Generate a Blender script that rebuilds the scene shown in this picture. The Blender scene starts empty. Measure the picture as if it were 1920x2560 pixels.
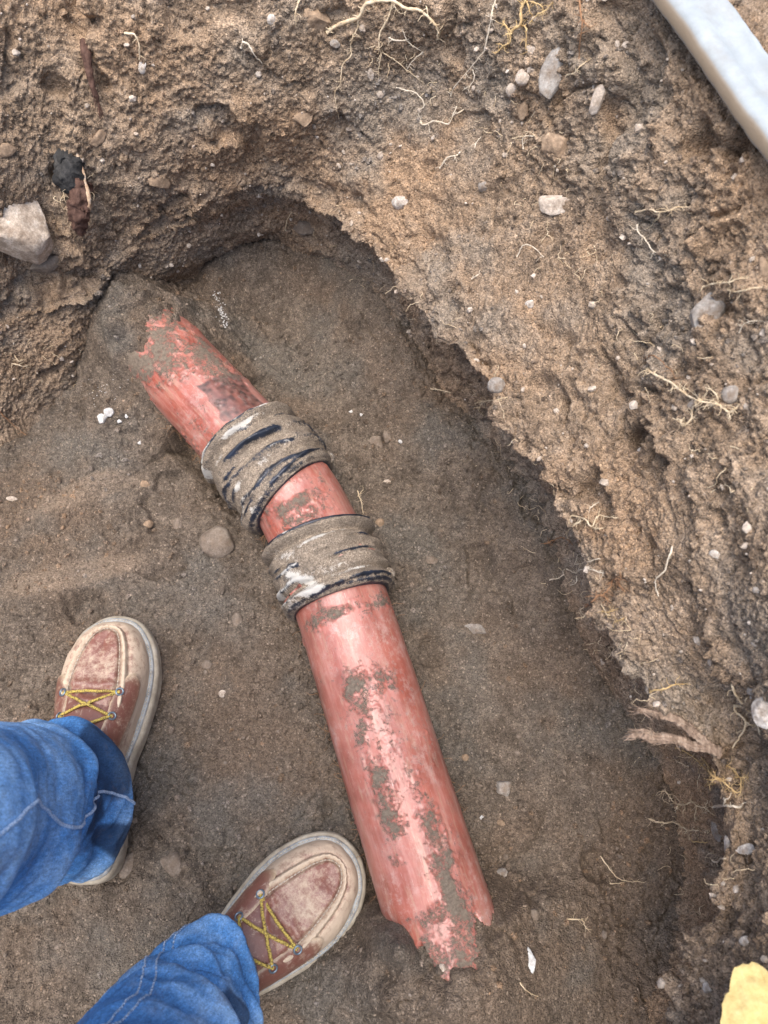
import bpy, math, random
import numpy as np
from mathutils import Vector, Matrix
from mathutils.bvhtree import BVHTree

rng = np.random.default_rng(7)
random.seed(7)
scene = bpy.context.scene
col = scene.collection

# ------------------------------------------------------------------ camera
CAM_H = 0.95
TILT = math.radians(22.0)
FPX = 1849.0                       # focal length in photograph pixels (1920 x 2560)
cam = bpy.data.cameras.new('camera')
cam_o = bpy.data.objects.new('camera', cam)
col.objects.link(cam_o)
cam_o.location = (0, 0, CAM_H)
cam_o.rotation_euler = (TILT, 0, 0)
cam.sensor_fit = 'VERTICAL'
cam.sensor_height = 36.0
cam.lens = 36.0 * FPX / 2560.0
cam.clip_start = 0.01
cam.clip_end = 300.0
cam.dof.use_dof = True
cam.dof.focus_distance = 0.95
cam.dof.aperture_fstop = 9.0
scene.camera = cam_o
scene.render.resolution_x = 768
scene.render.resolution_y = 1024
scene.cycles.max_bounces = 5
scene.cycles.diffuse_bounces = 3

# ------------------------------------------------------------------ light
SUN_EL, SUN_AZ = math.radians(80), math.radians(222)     # azimuth clockwise from +Y
world = bpy.data.worlds.new('World')
scene.world = world
world.use_nodes = True
wn = world.node_tree
wn.nodes.clear()
w_out = wn.nodes.new('ShaderNodeOutputWorld')
w_bg = wn.nodes.new('ShaderNodeBackground')
w_sky = wn.nodes.new('ShaderNodeTexSky')
w_sky.sky_type = 'NISHITA'
w_sky.sun_disc = False
w_sky.sun_elevation = SUN_EL
w_sky.sun_rotation = SUN_AZ
w_sky.air_density = 1.0
w_sky.dust_density = 4.0
w_sky.ozone_density = 1.0
w_bg.inputs['Strength'].default_value = 0.15
wn.links.new(w_sky.outputs[0], w_bg.inputs[0])
wn.links.new(w_bg.outputs[0], w_out.inputs[0])
sun = bpy.data.lights.new('sun', 'SUN')
sun.energy = 1.5
sun.angle = math.radians(60)
sun.color = (1.0, 0.95, 0.88)
sun_o = bpy.data.objects.new('sun', sun)
col.objects.link(sun_o)
sd = Vector((math.sin(SUN_AZ) * math.cos(SUN_EL), math.cos(SUN_AZ) * math.cos(SUN_EL), math.sin(SUN_EL)))
sun_o.rotation_euler = sd.to_track_quat('Z', 'Y').to_euler()
sun_o.location = (0, 0, 5)

scene.view_settings.view_transform = 'Standard'
scene.view_settings.look = 'None'
scene.view_settings.gamma = 1.0
scene.view_settings.use_curve_mapping = False
scene.view_settings.exposure = 1.3

# ------------------------------------------------------------------ pixel helpers
CT, ST = math.cos(TILT), math.sin(TILT)


def ray_dir(px, py):
    a, b = (px - 960.0) / FPX, -(py - 1280.0) / FPX
    return np.array([a, b * CT + ST, b * ST - CT])


def at_z(px, py, z):
    d = ray_dir(px, py)
    t = (CAM_H - z) / -d[2]
    return np.array([0, 0, CAM_H]) + d * t


# ------------------------------------------------------------------ numpy noise
def _h(ix, iy, iz, seed):
    h = (ix * 374761393 + iy * 668265263 + iz * 1442695041 + seed * 974634777) & 0xffffffff
    h = ((h ^ (h >> 13)) * 1274126177) & 0xffffffff
    h = ((h ^ (h >> 16)) * 2246822519) & 0xffffffff
    return (h ^ (h >> 15)) & 0xffffff


def vnoise(p, scale, seed=0):
    """value noise in -1..1, p (N,3), scale = cells per metre (scalar or 3)"""
    q = p * np.asarray(scale)
    i = np.floor(q).astype(np.int64)
    f = q - i
    f = f * f * f * (f * (f * 6 - 15) + 10)
    r = 0
    for dx in (0, 1):
        wx = f[:, 0] if dx else 1 - f[:, 0]
        for dy in (0, 1):
            wy = wx * (f[:, 1] if dy else 1 - f[:, 1])
            for dz in (0, 1):
                w = wy * (f[:, 2] if dz else 1 - f[:, 2])
                r = r + w * _h(i[:, 0] + dx, i[:, 1] + dy, i[:, 2] + dz, seed)
    return r / 0xffffff * 2 - 1


def fbm(p, scale, octv=4, seed=0, gain=0.5, ridged=False):
    s, a, tot = 0, 1.0, 0
    sc = np.asarray(scale, float)
    for k in range(octv):
        n = vnoise(p, sc, seed + k * 17)
        if ridged:
            n = 1 - 2 * np.abs(n)
        s = s + a * n
        tot += a
        a *= gain
        sc = sc * 2.03
    return s / tot


def worley(p, scale, seed=0, second=False):
    q = p * np.asarray(scale)
    i = np.floor(q).astype(np.int64)
    f = q - i
    d1 = np.full(len(p), 9.0)
    d2 = np.full(len(p), 9.0)
    for dx in (-1, 0, 1):
        for dy in (-1, 0, 1):
            for dz in (-1, 0, 1):
                a, b, c = i[:, 0] + dx, i[:, 1] + dy, i[:, 2] + dz
                ox = _h(a, b, c, seed) / 0xffffff
                oy = _h(a, b, c, seed + 101) / 0xffffff
                oz = _h(a, b, c, seed + 211) / 0xffffff
                d = (dx + ox - f[:, 0]) ** 2 + (dy + oy - f[:, 1]) ** 2 + (dz + oz - f[:, 2]) ** 2
                if second:
                    d2 = np.minimum(d2, np.maximum(d1, d))
                d1 = np.minimum(d1, d)
    if second:
        return np.sqrt(d1), np.sqrt(d2)
    return np.sqrt(d1)


def sstep(a, b, x):
    t = np.clip((x - a) / (b - a), 0, 1)
    return t * t * (3 - 2 * t)


def catmull(pts, n_per=8, closed=False):
    P = np.asarray(pts, float)
    N = len(P)
    out = []
    rngk = range(N) if closed else range(N - 1)
    t = np.linspace(0, 1, n_per, endpoint=False)[:, None]
    for k in rngk:
        if closed:
            p0, p1, p2, p3 = P[(k - 1) % N], P[k], P[(k + 1) % N], P[(k + 2) % N]
        else:
            p1, p2 = P[k], P[k + 1]
            p0 = P[k - 1] if k > 0 else 2 * p1 - p2
            p3 = P[k + 2] if k + 2 < N else 2 * p2 - p1
        out.append(0.5 * (2 * p1 + (p2 - p0) * t + (2 * p0 - 5 * p1 + 4 * p2 - p3) * t ** 2 + (3 * p1 - p0 - 3 * p2 + p3) * t ** 3))
    out = np.concatenate(out)
    return out if closed else np.vstack([out, P[-1:]])


# ------------------------------------------------------------------ mesh helpers
def mesh_np(name, verts, quads, mat=None, parent=None, smooth=True, tris=None, attrs=None):
    me = bpy.data.meshes.new(name)
    verts = np.ascontiguousarray(verts, np.float32)
    nq = 0 if quads is None else len(quads)
    nt = 0 if tris is None else len(tris)
    me.vertices.add(len(verts))
    me.vertices.foreach_set('co', verts.ravel())
    idx, starts = [], []
    if nq:
        idx.append(np.asarray(quads, np.int32).ravel())
        starts.append(np.arange(nq, dtype=np.int32) * 4)
    if nt:
        idx.append(np.asarray(tris, np.int32).ravel())
        starts.append(nq * 4 + np.arange(nt, dtype=np.int32) * 3)
    idx = np.concatenate(idx)
    me.loops.add(len(idx))
    me.loops.foreach_set('vertex_index', idx)
    me.polygons.add(nq + nt)
    me.polygons.foreach_set('loop_start', np.concatenate(starts))
    me.polygons.foreach_set('use_smooth', np.full(nq + nt, smooth, dtype=bool))
    if attrs:
        for k, v in attrs.items():
            v = np.asarray(v, np.float32)
            if v.ndim == 1:
                a = me.attributes.new(k, 'FLOAT', 'POINT')
                a.data.foreach_set('value', v)
            else:
                a = me.attributes.new(k, 'FLOAT_COLOR', 'POINT')
                c4 = np.ones((len(v), 4), np.float32)
                c4[:, :3] = v
                a.data.foreach_set('color', c4.ravel())
    me.update(calc_edges=True)
    me.validate()
    o = bpy.data.objects.new(name, me)
    col.objects.link(o)
    if mat:
        me.materials.append(mat)
    if parent:
        o.parent = parent
    return o


def grid_quads(n, m, wrap_n=False, wrap_m=False):
    """vertex (i,j) -> i*m+j"""
    i = np.arange(n if wrap_n else n - 1)
    j = np.arange(m if wrap_m else m - 1)
    I, J = np.meshgrid(i, j, indexing='ij')
    I2, J2 = (I + 1) % n, (J + 1) % m
    return np.stack([I * m + J, I2 * m + J, I2 * m + J2, I * m + J2], -1).reshape(-1, 4)


def tag(o, label=None, cat=None, group=None, kind=None):
    if label:
        o['label'] = label
    if cat:
        o['category'] = cat
    if group:
        o['group'] = group
    if kind:
        o['kind'] = kind
    return o


def empty(name, loc=(0, 0, 0)):
    o = bpy.data.objects.new(name, None)
    col.objects.link(o)
    o.location = loc
    o.empty_display_size = 0.05
    return o


class Geo:
    """collects verts / quads / tris for one mesh"""
    def __init__(self):
        self.v, self.q, self.t, self.n = [], [], [], 0

    def add(self, v, q=None, t=None):
        v = np.asarray(v, float)
        if q is not None and len(q):
            self.q.append(np.asarray(q) + self.n)
        if t is not None and len(t):
            self.t.append(np.asarray(t) + self.n)
        self.v.append(v)
        self.n += len(v)

    def tube(self, path, rad, sides=6, cap=True):
        P = np.asarray(path, float)
        N = len(P)
        rad = np.broadcast_to(np.asarray(rad, float), (N,))
        T = np.gradient(P, axis=0)
        T /= np.linalg.norm(T, axis=1)[:, None] + 1e-12
        up = np.array([0.31, 0.17, 0.93])
        rings = []
        a = np.cross(T[0], up)
        a /= np.linalg.norm(a) + 1e-9
        ang = np.linspace(0, 2 * math.pi, sides, endpoint=False)
        for k in range(N):
            a = a - T[k] * np.dot(a, T[k])
            a /= np.linalg.norm(a) + 1e-9
            b = np.cross(T[k], a)
            rings.append(P[k] + rad[k] * (np.cos(ang)[:, None] * a + np.sin(ang)[:, None] * b))
        v = np.concatenate(rings)
        q = grid_quads(N, sides, wrap_m=True)
        t = []
        if cap:
            v = np.vstack([v, P[0] - T[0] * rad[0] * 0.4, P[-1] + T[-1] * rad[-1] * 0.4])
            a0, a1 = N * sides, N * sides + 1
            for s in range(sides):
                t.append((a0, (s + 1) % sides, s))
                t.append((a1, (N - 1) * sides + s, (N - 1) * sides + (s + 1) % sides))
        self.add(v, q, t)

    def build(self, name, mat, parent=None, smooth=True, attrs=None):
        v = np.concatenate(self.v)
        q = np.concatenate(self.q) if self.q else None
        t = np.concatenate(self.t) if self.t else None
        return mesh_np(name, v, q, mat, parent, smooth, t, attrs)


# ------------------------------------------------------------------ material helpers
class NT:
    def __init__(self, name):
        self.m = bpy.data.materials.new(name)
        self.m.use_nodes = True
        self.t = self.m.node_tree
        self.t.nodes.clear()
        self.out = self.n('ShaderNodeOutputMaterial')
        self.b = self.n('ShaderNodeBsdfPrincipled')
        self.t.links.new(self.b.outputs[0], self.out.inputs[0])
        self.co = self.n('ShaderNodeTexCoord').outputs['Object']

    def n(self, typ, **kw):
        nd = self.t.nodes.new(typ)
        for k, v in kw.items():
            setattr(nd, k, v)
        return nd

    def link(self, a, b):
        self.t.links.new(a, b)

    def put(self, sock, v):
        if isinstance(v, bpy.types.NodeSocket):
            self.link(v, sock)
        else:
            sock.default_value = v

    def noise(self, scale, detail=4, rough=0.55, vec=None, dist=0.0):
        nd = self.n('ShaderNodeTexNoise')
        self.link(vec or self.co, nd.inputs['Vector'])
        nd.inputs['Scale'].default_value = scale
        nd.inputs['Detail'].default_value = detail
        nd.inputs['Roughness'].default_value = rough
        nd.inputs['Distortion'].default_value = dist
        return nd.outputs['Fac']

    def voronoi(self, scale, feature='F1', out='Distance', vec=None):
        nd = self.n('ShaderNodeTexVoronoi', feature=feature)
        self.link(vec or self.co, nd.inputs['Vector'])
        nd.inputs['Scale'].default_value = scale
        return nd.outputs[out]

    def mapping(self, scale=(1, 1, 1), rot=(0, 0, 0), vec=None):
        nd = self.n('ShaderNodeMapping')
        self.link(vec or self.co, nd.inputs['Vector'])
        nd.inputs['Scale'].default_value = scale
        nd.inputs['Rotation'].default_value = rot
        return nd.outputs[0]

    def ramp(self, fac, stops):
        nd = self.n('ShaderNodeValToRGB')
        self.link(fac, nd.inputs[0])
        e = nd.color_ramp.elements
        while len(e) < len(stops):
            e.new(0.5)
        for k, (p, c) in enumerate(stops):
            e[k].position = p
            c = (c, c, c) if isinstance(c, (int, float)) else c
            e[k].color = (*c, 1)
        return nd.outputs[0]

    def mix(self, fac, a, b, typ='MIX'):
        nd = self.n('ShaderNodeMix', data_type='RGBA', blend_type=typ)
        self.put(nd.inputs[0], fac)
        for s, v in ((nd.inputs[6], a), (nd.inputs[7], b)):
            if isinstance(v, tuple):
                v = (*v, 1)[:4]
            self.put(s, v)
        return nd.outputs[2]

    def math(self, op, a, b=0.0, clamp=False):
        nd = self.n('ShaderNodeMath', operation=op, use_clamp=clamp)
        self.put(nd.inputs[0], a)
        self.put(nd.inputs[1], b)
        return nd.outputs[0]

    def attr(self, name, out='Fac'):
        nd = self.n('ShaderNodeAttribute', attribute_name=name)
        return nd.outputs[out]

    def bump(self, h, strength=0.5, dist=0.002, normal=None):
        nd = self.n('ShaderNodeBump')
        self.link(h, nd.inputs['Height'])
        nd.inputs['Strength'].default_value = strength
        nd.inputs['Distance'].default_value = dist
        if normal:
            self.link(normal, nd.inputs['Normal'])
        return nd.outputs[0]

    def done(self, color, rough=0.9, normal=None, spec=0.3, **kw):
        self.put(self.b.inputs['Base Color'], (*color, 1) if isinstance(color, tuple) else color)
        self.put(self.b.inputs['Roughness'], rough)
        self.put(self.b.inputs['Specular IOR Level'], spec)
        if normal:
            self.link(normal, self.b.inputs['Normal'])
        for k, v in kw.items():
            self.put(self.b.inputs[k], v)
        return self.m


def soil_mat(name, dark, mid, light, warm, grey, speck=0.5, dry=False):
    m = NT(name)
    big = m.noise(5.0, 3, 0.6)
    med = m.noise(28.0, 4, 0.65)
    c = m.ramp(med, [(0.28, dark), (0.5, mid), (0.74, light)])
    wf = m.ramp(big, [(0.47, 0.0), (0.62, 0.9)])
    c = m.mix(wf, c, warm)
    gf = m.ramp(m.noise(8.0, 3, 0.6, m.mapping((1, 1, 1), (0.4, 0.7, 1.9))), [(0.49, 0.0), (0.64, 0.9)])
    c = m.mix(gf, c, grey)
    if dry:                                             # dry dust smeared over the damp floor by a shovel
        c = m.mix(m.math('MULTIPLY', m.attr('dry'), 0.62, True), c, (0.265, 0.200, 0.145))
    # grains
    g1 = m.voronoi(760.0, out='Color')
    sep = m.n('ShaderNodeSeparateColor')
    m.link(g1, sep.inputs[0])
    gv = m.ramp(sep.outputs[0], [(0.0, 1 - speck), (0.5, 1.0), (0.88, 1.12), (1.0, 1 + speck * 1.1)])
    c = m.mix(1.0, c, gv, 'MULTIPLY')
    g2 = m.voronoi(560.0, out='Color')
    sep2 = m.n('ShaderNodeSeparateColor')
    m.link(g2, sep2.inputs[0])
    rare = m.ramp(sep2.outputs[1], [(0.962, 0.0), (0.99, 0.6)])
    c = m.mix(rare, c, (0.42, 0.33, 0.25))
    gm = m.ramp(m.noise(150.0, 3, 0.7), [(0.3, 0.72), (0.7, 1.25)])
    c = m.mix(1.0, c, gm, 'MULTIPLY')
    h = m.math('ADD', m.math('MULTIPLY', m.noise(240.0, 3, 0.75), 1.0), m.math('MULTIPLY', m.voronoi(560.0), -0.35))
    nrm = m.bump(h, 0.9, 0.005)
    return m.done(c, 0.93, nrm, 0.22)


M = {}
M['floor'] = soil_mat('damp_loam', (0.082, 0.064, 0.048), (0.152, 0.120, 0.092), (0.226, 0.181, 0.140), (0.172, 0.126, 0.090), (0.148, 0.129, 0.107), 0.48, True)
M['wall'] = soil_mat('dry_loam', (0.180, 0.129, 0.089), (0.298, 0.215, 0.145), (0.445, 0.336, 0.240), (0.370, 0.250, 0.157), (0.280, 0.230, 0.178), 0.5)
M['ground'] = soil_mat('topsoil', (0.130, 0.098, 0.070), (0.232, 0.178, 0.130), (0.36, 0.285, 0.215), (0.29, 0.205, 0.14), (0.22, 0.185, 0.15), 0.6)
M['crumb'] = soil_mat('soil_crumb', (0.080, 0.058, 0.042), (0.141, 0.104, 0.075), (0.256, 0.197, 0.147), (0.304, 0.200, 0.125), (0.272, 0.240, 0.208), 0.6)


def stone_mat(name, c1, c2, c3, dirt=0.5):
    m = NT(name)
    c = m.ramp(m.noise(45.0, 6, 0.7), [(0.3, c1), (0.5, c2), (0.72, c3)])
    sp = m.ramp(m.noise(420.0, 3, 0.7), [(0.32, 0.7), (0.68, 1.22)])
    c = m.mix(1.0, c, sp, 'MULTIPLY')
    d = m.ramp(m.noise(75.0, 5, 0.75, m.mapping((1, 1, 1), (1.0, 0.4, 0.2))), [(0.56 - 0.17 * dirt, 0.0), (0.68 - 0.06 * dirt, dirt)])
    c = m.mix(d, c, (0.17, 0.12, 0.08))
    h = m.noise(160.0, 6, 0.7)
    return m.done(c, 0.85, m.bump(h, 0.6, 0.003), 0.3)


M['tan_stone'] = stone_mat('tan_stone', (0.237, 0.163, 0.106), (0.362, 0.256, 0.169), (0.500, 0.375, 0.263), 0.85)
M['pale_stone'] = stone_mat('pale_stone', (0.36, 0.29, 0.23), (0.52, 0.44, 0.36), (0.68, 0.61, 0.53), 0.55)
M['white_stone'] = stone_mat('white_stone', (0.391, 0.333, 0.287), (0.575, 0.529, 0.471), (0.759, 0.724, 0.678), 0.75)
M['grey_stone'] = stone_mat('grey_stone', (0.21, 0.185, 0.16), (0.32, 0.295, 0.265), (0.46, 0.435, 0.40), 0.8)
M['granite'] = stone_mat('granite', (0.36, 0.28, 0.21), (0.52, 0.43, 0.34), (0.68, 0.60, 0.51), 0.7)
M['brown_stone'] = stone_mat('brown_stone', (0.130, 0.101, 0.078), (0.208, 0.166, 0.130), (0.286, 0.240, 0.195), 0.5)
M['plaster'] = stone_mat('plaster', (0.48, 0.46, 0.43), (0.60, 0.59, 0.57), (0.70, 0.70, 0.68), 0.35)


def root_mat(name, c1, c2):
    m = NT(name)
    c = m.ramp(m.noise(120.0, 4, 0.6), [(0.3, c1), (0.7, c2)])
    return m.done(c, 0.8, m.bump(m.noise(600.0, 3), 0.4, 0.001), 0.3)


M['root_cream'] = root_mat('cream_root', (0.44, 0.32, 0.19), (0.74, 0.62, 0.44))
M['root_white'] = root_mat('white_root', (0.5, 0.41, 0.29), (0.74, 0.66, 0.54))
M['root_yellow'] = root_mat('yellow_root', (0.40, 0.26, 0.11), (0.68, 0.50, 0.26))
M['root_brown'] = root_mat('brown_root', (0.20, 0.10, 0.05), (0.38, 0.22, 0.12))

# ------------------------------------------------------------------ pit wall (lofted rings of the dug hole)
# stations run clockwise round the visible part of the hole: foot, lip of the overhang, mid bank, upper bank (pixel + height)
ST_PX = [
    ((0, 1095, .012), (0, 775, .19), (0, 400, .28), (-20, -150, .40)),
    ((185, 960, .012), (190, 700, .19), (190, 330, .28), (200, -200, .41)),
    ((262, 835, .018), (370, 568, .20), (400, 280, .285), (430, -250, .42)),
    ((450, 715, .025), (545, 500, .205), (620, 235, .30), (690, -260, .42)),
    ((650, 640, .025), (715, 466, .21), (850, 210, .31), (960, -280, .43)),
    ((820, 690, .02), (855, 540, .215), (1080, 230, .315), (1330, -150, .44)),
    ((940, 810, .015), (985, 670, .22), (1270, 370, .32), (1640, 60, .45)),
    ((1090, 1000, .012), (1170, 920, .235), (1430, 570, .325), (1830, 330, .45)),
    ((1225, 1200, .01), (1310, 1140, .245), (1550, 800, .32), (2010, 600, .44)),
    ((1335, 1400, .01), (1420, 1340, .25), (1630, 1080, .315), (2080, 950, .42)),
    ((1420, 1590, .01), (1500, 1560, .25), (1690, 1380, .31), (2120, 1300, .41)),
    ((1545, 1770, .01), (1625, 1745, .25), (1775, 1620, .30), (2150, 1600, .40)),
    ((1660, 1920, .01), (1765, 1860, .25), (1860, 1800, .285), (2170, 1850, .38)),
    ((1705, 2090, .01), (1808, 2030, .25), (1890, 2030, .275), (2180, 2100, .36)),
    ((1712, 2250, .01), (1800, 2240, .235), (1880, 2290, .27), (2180, 2400, .35)),
    ((1680, 2400, .01), (1740, 2430, .20), (1840, 2520, .26), (2150, 2700, .35)),
    ((1600, 2580, .01), (1660, 2640, .17), (1780, 2800, .25), (2080, 3050, .36)),
]
OFF = [(0.26, -0.44), (-0.02, -0.62), (-0.42, -0.62), (-0.74, -0.36), (-0.82, 0.02), (-0.72, 0.33)]   # feet of the unseen banks
CEN = np.array([-0.12, 0.22])
DM = np.interp(np.arange(len(ST_PX)), [0, 5, 8, 10, 12, 14, 16], [.045, .055, .065, .06, .025, .012, .02])
DL = np.interp(np.arange(len(ST_PX)), [0, 1, 2, 3, 4, 5, 7, 11, 13, 16], [-.035, -.03, -.02, -.005, .005, .015, .035, .035, .02, .01])
DT = np.interp(np.arange(len(ST_PX)), [0, 5, 8, 11, 13, 16], [.075, .085, .09, .09, .06, .06])
rings = []
for k_, s in enumerate(ST_PX):
    rings.append([at_z(*s[0]), at_z(s[1][0], s[1][1], s[1][2] + DL[k_]), at_z(s[2][0], s[2][1], s[2][2] + DM[k_]), at_z(s[3][0], s[3][1], s[3][2] + DT[k_])])
for (x, y) in OFF:
    d = np.array([x, y]) - CEN
    d /= np.linalg.norm(d)
    f = np.array([x, y])
    rings.append([np.array([*f, .01]), np.array([*(f + d * .03), .2]), np.array([*(f + d * .09), .3]), np.array([*(f + d * .2), .50])])
R4 = np.array(rings)                      # (K,4,3)
K = len(R4)
full = []
NVS = len(ST_PX)
for k in range(K):
    F, L, Mi, T = R4[k]
    out = np.array([*(F[:2] - CEN), 0])
    out /= np.linalg.norm(out)
    below = F - out * 0.035
    below[2] = -0.05
    uc = float(np.interp(k, [0, 3, 4.5, 6.0, 8], [-.25, -.1, .6, 1.4, 1.8])) if k < NVS else 0.5
    und = F * 0.45 + L * 0.55 + out * 0.028 * uc
    und[2] = L[2] * 0.55
    und2 = F * 0.12 + L * 0.88 + out * 0.024 * uc
    und2[2] = L[2] * 0.90
    O1 = T + out * 0.22
    O1[2] = max(T[2] + .01, 0.535)
    O2 = T + out * 0.6
    O2[2] = 0.55
    full.append([below, F, und, und2, L, Mi, T, O1, O2])
FULL = np.array(full)                     # (K,9,3)
NV = len(ST_PX)
# parameter along the loop: dense over the visible stations
dense = catmull(FULL.reshape(K, -1), 40, closed=True).reshape(-1, 9, 3)    # K*40 rows
seg = np.linalg.norm(np.diff(np.vstack([dense[:, 4], dense[:1, 4]]), axis=0), axis=1) * 0.5 + \
      np.linalg.norm(np.diff(np.vstack([dense[:, 6], dense[:1, 6]]), axis=0), axis=1) * 0.5
vis = (np.arange(K * 40) < (NV - 1) * 40 + 6) | (np.arange(K * 40) > K * 40 - 10)
wgt = np.where(vis, seg / 0.0016, seg / 0.012)
cum = np.concatenate([[0], np.cumsum(wgt)])
NT_ = int(cum[-1])
tt = np.linspace(0, cum[-1], NT_, endpoint=False)
idxf = np.interp(tt, cum, np.arange(K * 40 + 1))
i0 = np.floor(idxf).astype(int) % (K * 40)
i1 = (i0 + 1) % (K * 40)
fr = (idxf - np.floor(idxf))[:, None, None]
cols = dense[i0] * (1 - fr) + dense[i1] * fr         # (NT,9,3)
# profile spacing
lens = np.linalg.norm(np.diff(cols, axis=1), axis=2).mean(0)
steps = [0.006, 0.0022, 0.0018, 0.0016, 0.0016, 0.0016, 0.006, 0.02]
prof = catmull(np.transpose(cols, (1, 0, 2)).reshape(9, -1), 60).reshape(-1, NT_, 3)     # (481,NT,3)
pl = np.concatenate([np.full(60, lens[k] / 60 / steps[k]) for k in range(8)])
pc = np.concatenate([[0], np.cumsum(pl)])
NS = int(pc[-1]) + 1
sp = np.interp(np.linspace(0, pc[-1], NS), pc, np.arange(481))
j0 = np.minimum(np.floor(sp).astype(int), 479)
jf = (sp - j0)[:, None, None]
W = prof[j0] * (1 - jf) + prof[j0 + 1] * jf            # (NS,NT,3)
W = np.transpose(W, (1, 0, 2))                         # (NT,NS,3)
ring_pos = sp / 60.0                                   # 0..8 ring index
del prof
dT = np.roll(W, -1, 0) - np.roll(W, 1, 0)
dS = np.gradient(W, axis=1)
NRM = np.cross(dT, dS)
NRM /= np.linalg.norm(NRM, axis=2)[..., None] + 1e-12
# make it face the hole (up / inward)
cc = np.array([CEN[0], CEN[1], 0.6])
flip = np.sign(np.sum(NRM * (cc - W), axis=2))
if flip.mean() < 0:
    NRM = -NRM
Pw = W.reshape(-1, 3)
arc = np.interp(idxf, np.arange(K * 40 + 1), np.concatenate([[0], np.cumsum(seg)]))
A2 = np.repeat(arc[:, None], NS, 1).ravel()
plen = np.interp(sp, np.arange(481), np.concatenate([[0], np.cumsum(np.repeat(lens / 60, 60))]))
S2 = np.repeat(plen[None, :], NT_, 0).ravel()
RP = np.repeat(ring_pos[None, :], NT_, 0).ravel()
st_idx = np.repeat((idxf / 40.0)[:, None], NS, 1).ravel()
pq = np.stack([A2, S2, np.zeros_like(A2)], -1)
# roughness mask : right bank cloddy, back wall has spade-smooth facets
rough = 0.35 + 0.65 * sstep(4.5, 7.5, st_idx) * (1 - sstep(NV + .5, NV + 2.0, st_idx))
smooth_patch = sstep(0.02, 0.30, fbm(pq + 0.02 * np.stack([vnoise(Pw, 40, 1), vnoise(Pw, 40, 2), 0 * A2], -1), 7.0, 2, 5))
rough = rough * (1 - 0.85 * smooth_patch)
up = sstep(6.1, 6.8, RP)
low = sstep(1.0, 1.6, RP)
edge = np.exp(-((RP - 4.0) / 0.35) ** 2)
disp = 0.013 * fbm(Pw, 8.0, 3, 11)
warp = np.stack([vnoise(Pw, 22, 3), vnoise(Pw, 22, 4), vnoise(Pw, 22, 5)], -1)
warp2 = np.stack([vnoise(Pw, 70, 13), vnoise(Pw, 70, 14), vnoise(Pw, 70, 15)], -1)
# bedding: soft shelves along the bank, broken up by the warp
disp += 0.013 * fbm(pq + 0.03 * warp + 0.008 * warp2, (6.0, 17.0, 1), 3, 21, 0.6) * (0.35 + 0.65 * rough) * low * (1 - 0.8 * up)
disp += 0.026 * edge * fbm(Pw + 0.008 * warp2, 26.0, 3, 31, 0.6)
# spade facets and clods: cells whose faces sit at different depths
ca, cb = worley(Pw + 0.014 * warp + 0.006 * warp2, 19.0, 23, True)
disp -= 0.009 * (1 - sstep(0.0, 0.16, cb - ca)) * low * (1 - up) * (0.25 + 0.75 * rough) * sstep(-.1, .3, fbm(Pw, 13.0, 2, 24))
disp += 0.009 * fbm(Pw + 0.005 * warp2, 36.0, 4, 33, 0.62) * (0.40 + 0.75 * rough) * low * 1.25
w1 = worley(Pw + 0.010 * warp + 0.004 * warp2, 42.0, 3)
disp += 0.015 * (0.5 - w1) * (0.08 + 0.9 * rough) * low * sstep(-.35, .3, vnoise(Pw, 17, 8))
wm = sstep(-0.25, 0.30, fbm(Pw, 24.0, 2, 61))
w2 = worley(Pw + 0.004 * warp2, 92.0, 9)
disp += 0.0105 * (0.5 - w2) * (0.14 + 0.9 * rough * wm) * (0.55 + 0.9 * vnoise(Pw, 60, 6))
w3 = worley(Pw, 205.0, 12)
disp += 0.0058 * (0.5 - w3) * (0.32 + 0.8 * rough) * (0.4 + 1.2 * sstep(-.4, .6, vnoise(Pw, 90, 7)))
disp += 0.0036 * fbm(Pw, 330.0, 2, 71)
# pits where clods have dropped out
pit = sstep(0.40, 0.58, fbm(Pw, 19.0, 2, 91))
disp -= 0.020 * pit * low * (1 - up) * (0.35 + rough)
Wd = Pw + NRM.reshape(-1, 3) * disp[:, None]
WALL = Wd.reshape(NT_, NS, 3)
wall = mesh_np('pit_wall', Wd, grid_quads(NT_, NS, wrap_n=True)[:, ::-1], M['wall'])
tag(wall, kind='structure')
WALL_N = NRM
print('wall verts', NT_, NS, NT_ * NS)

# ground round the hole, out to the horizon
ringo = WALL[:, NS - 1][::20]
gv, n_r = [], len(ringo)
for k, (m_, z) in enumerate([(0.97, -0.035), (1.5, -0.01), (3, 0.0), (8, 0.0), (25, 0.0), (120, 0.0)]):
    c3 = np.array([*CEN, 0])
    r_ = (ringo - c3) * m_ + c3
    r_[:, 2] = 0.55 + z
    gv.append(r_)
ground = mesh_np('ground', np.concatenate(gv), grid_quads(6, n_r, wrap_m=True), M['ground'])
tag(ground, kind='structure')

# ------------------------------------------------------------------ pit floor
FOOT = dense[:, 1, :2]
PIPE_PX = [(320, 800), (400, 875), (622, 1108), (735, 1238), (790, 1340), (850, 1495), (1080, 2228)]
AX_Z = [0.060, 0.060, 0.060, 0.060, 0.058, 0.056, 0.048]
AXIS = np.array([at_z(px, py, z) for (px, py), z in zip(PIPE_PX, AX_Z)])


def inside(poly, pts):
    x, y = pts[:, 0], pts[:, 1]
    r = np.zeros(len(pts), bool)
    n = len(poly)
    for k in range(n):
        x1, y1 = poly[k]
        x2, y2 = poly[(k + 1) % n]
        c = ((y1 > y) != (y2 > y)) & (x < (x2 - x1) * (y - y1) / (y2 - y1 + 1e-15) + x1)
        r ^= c
    return r


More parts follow.
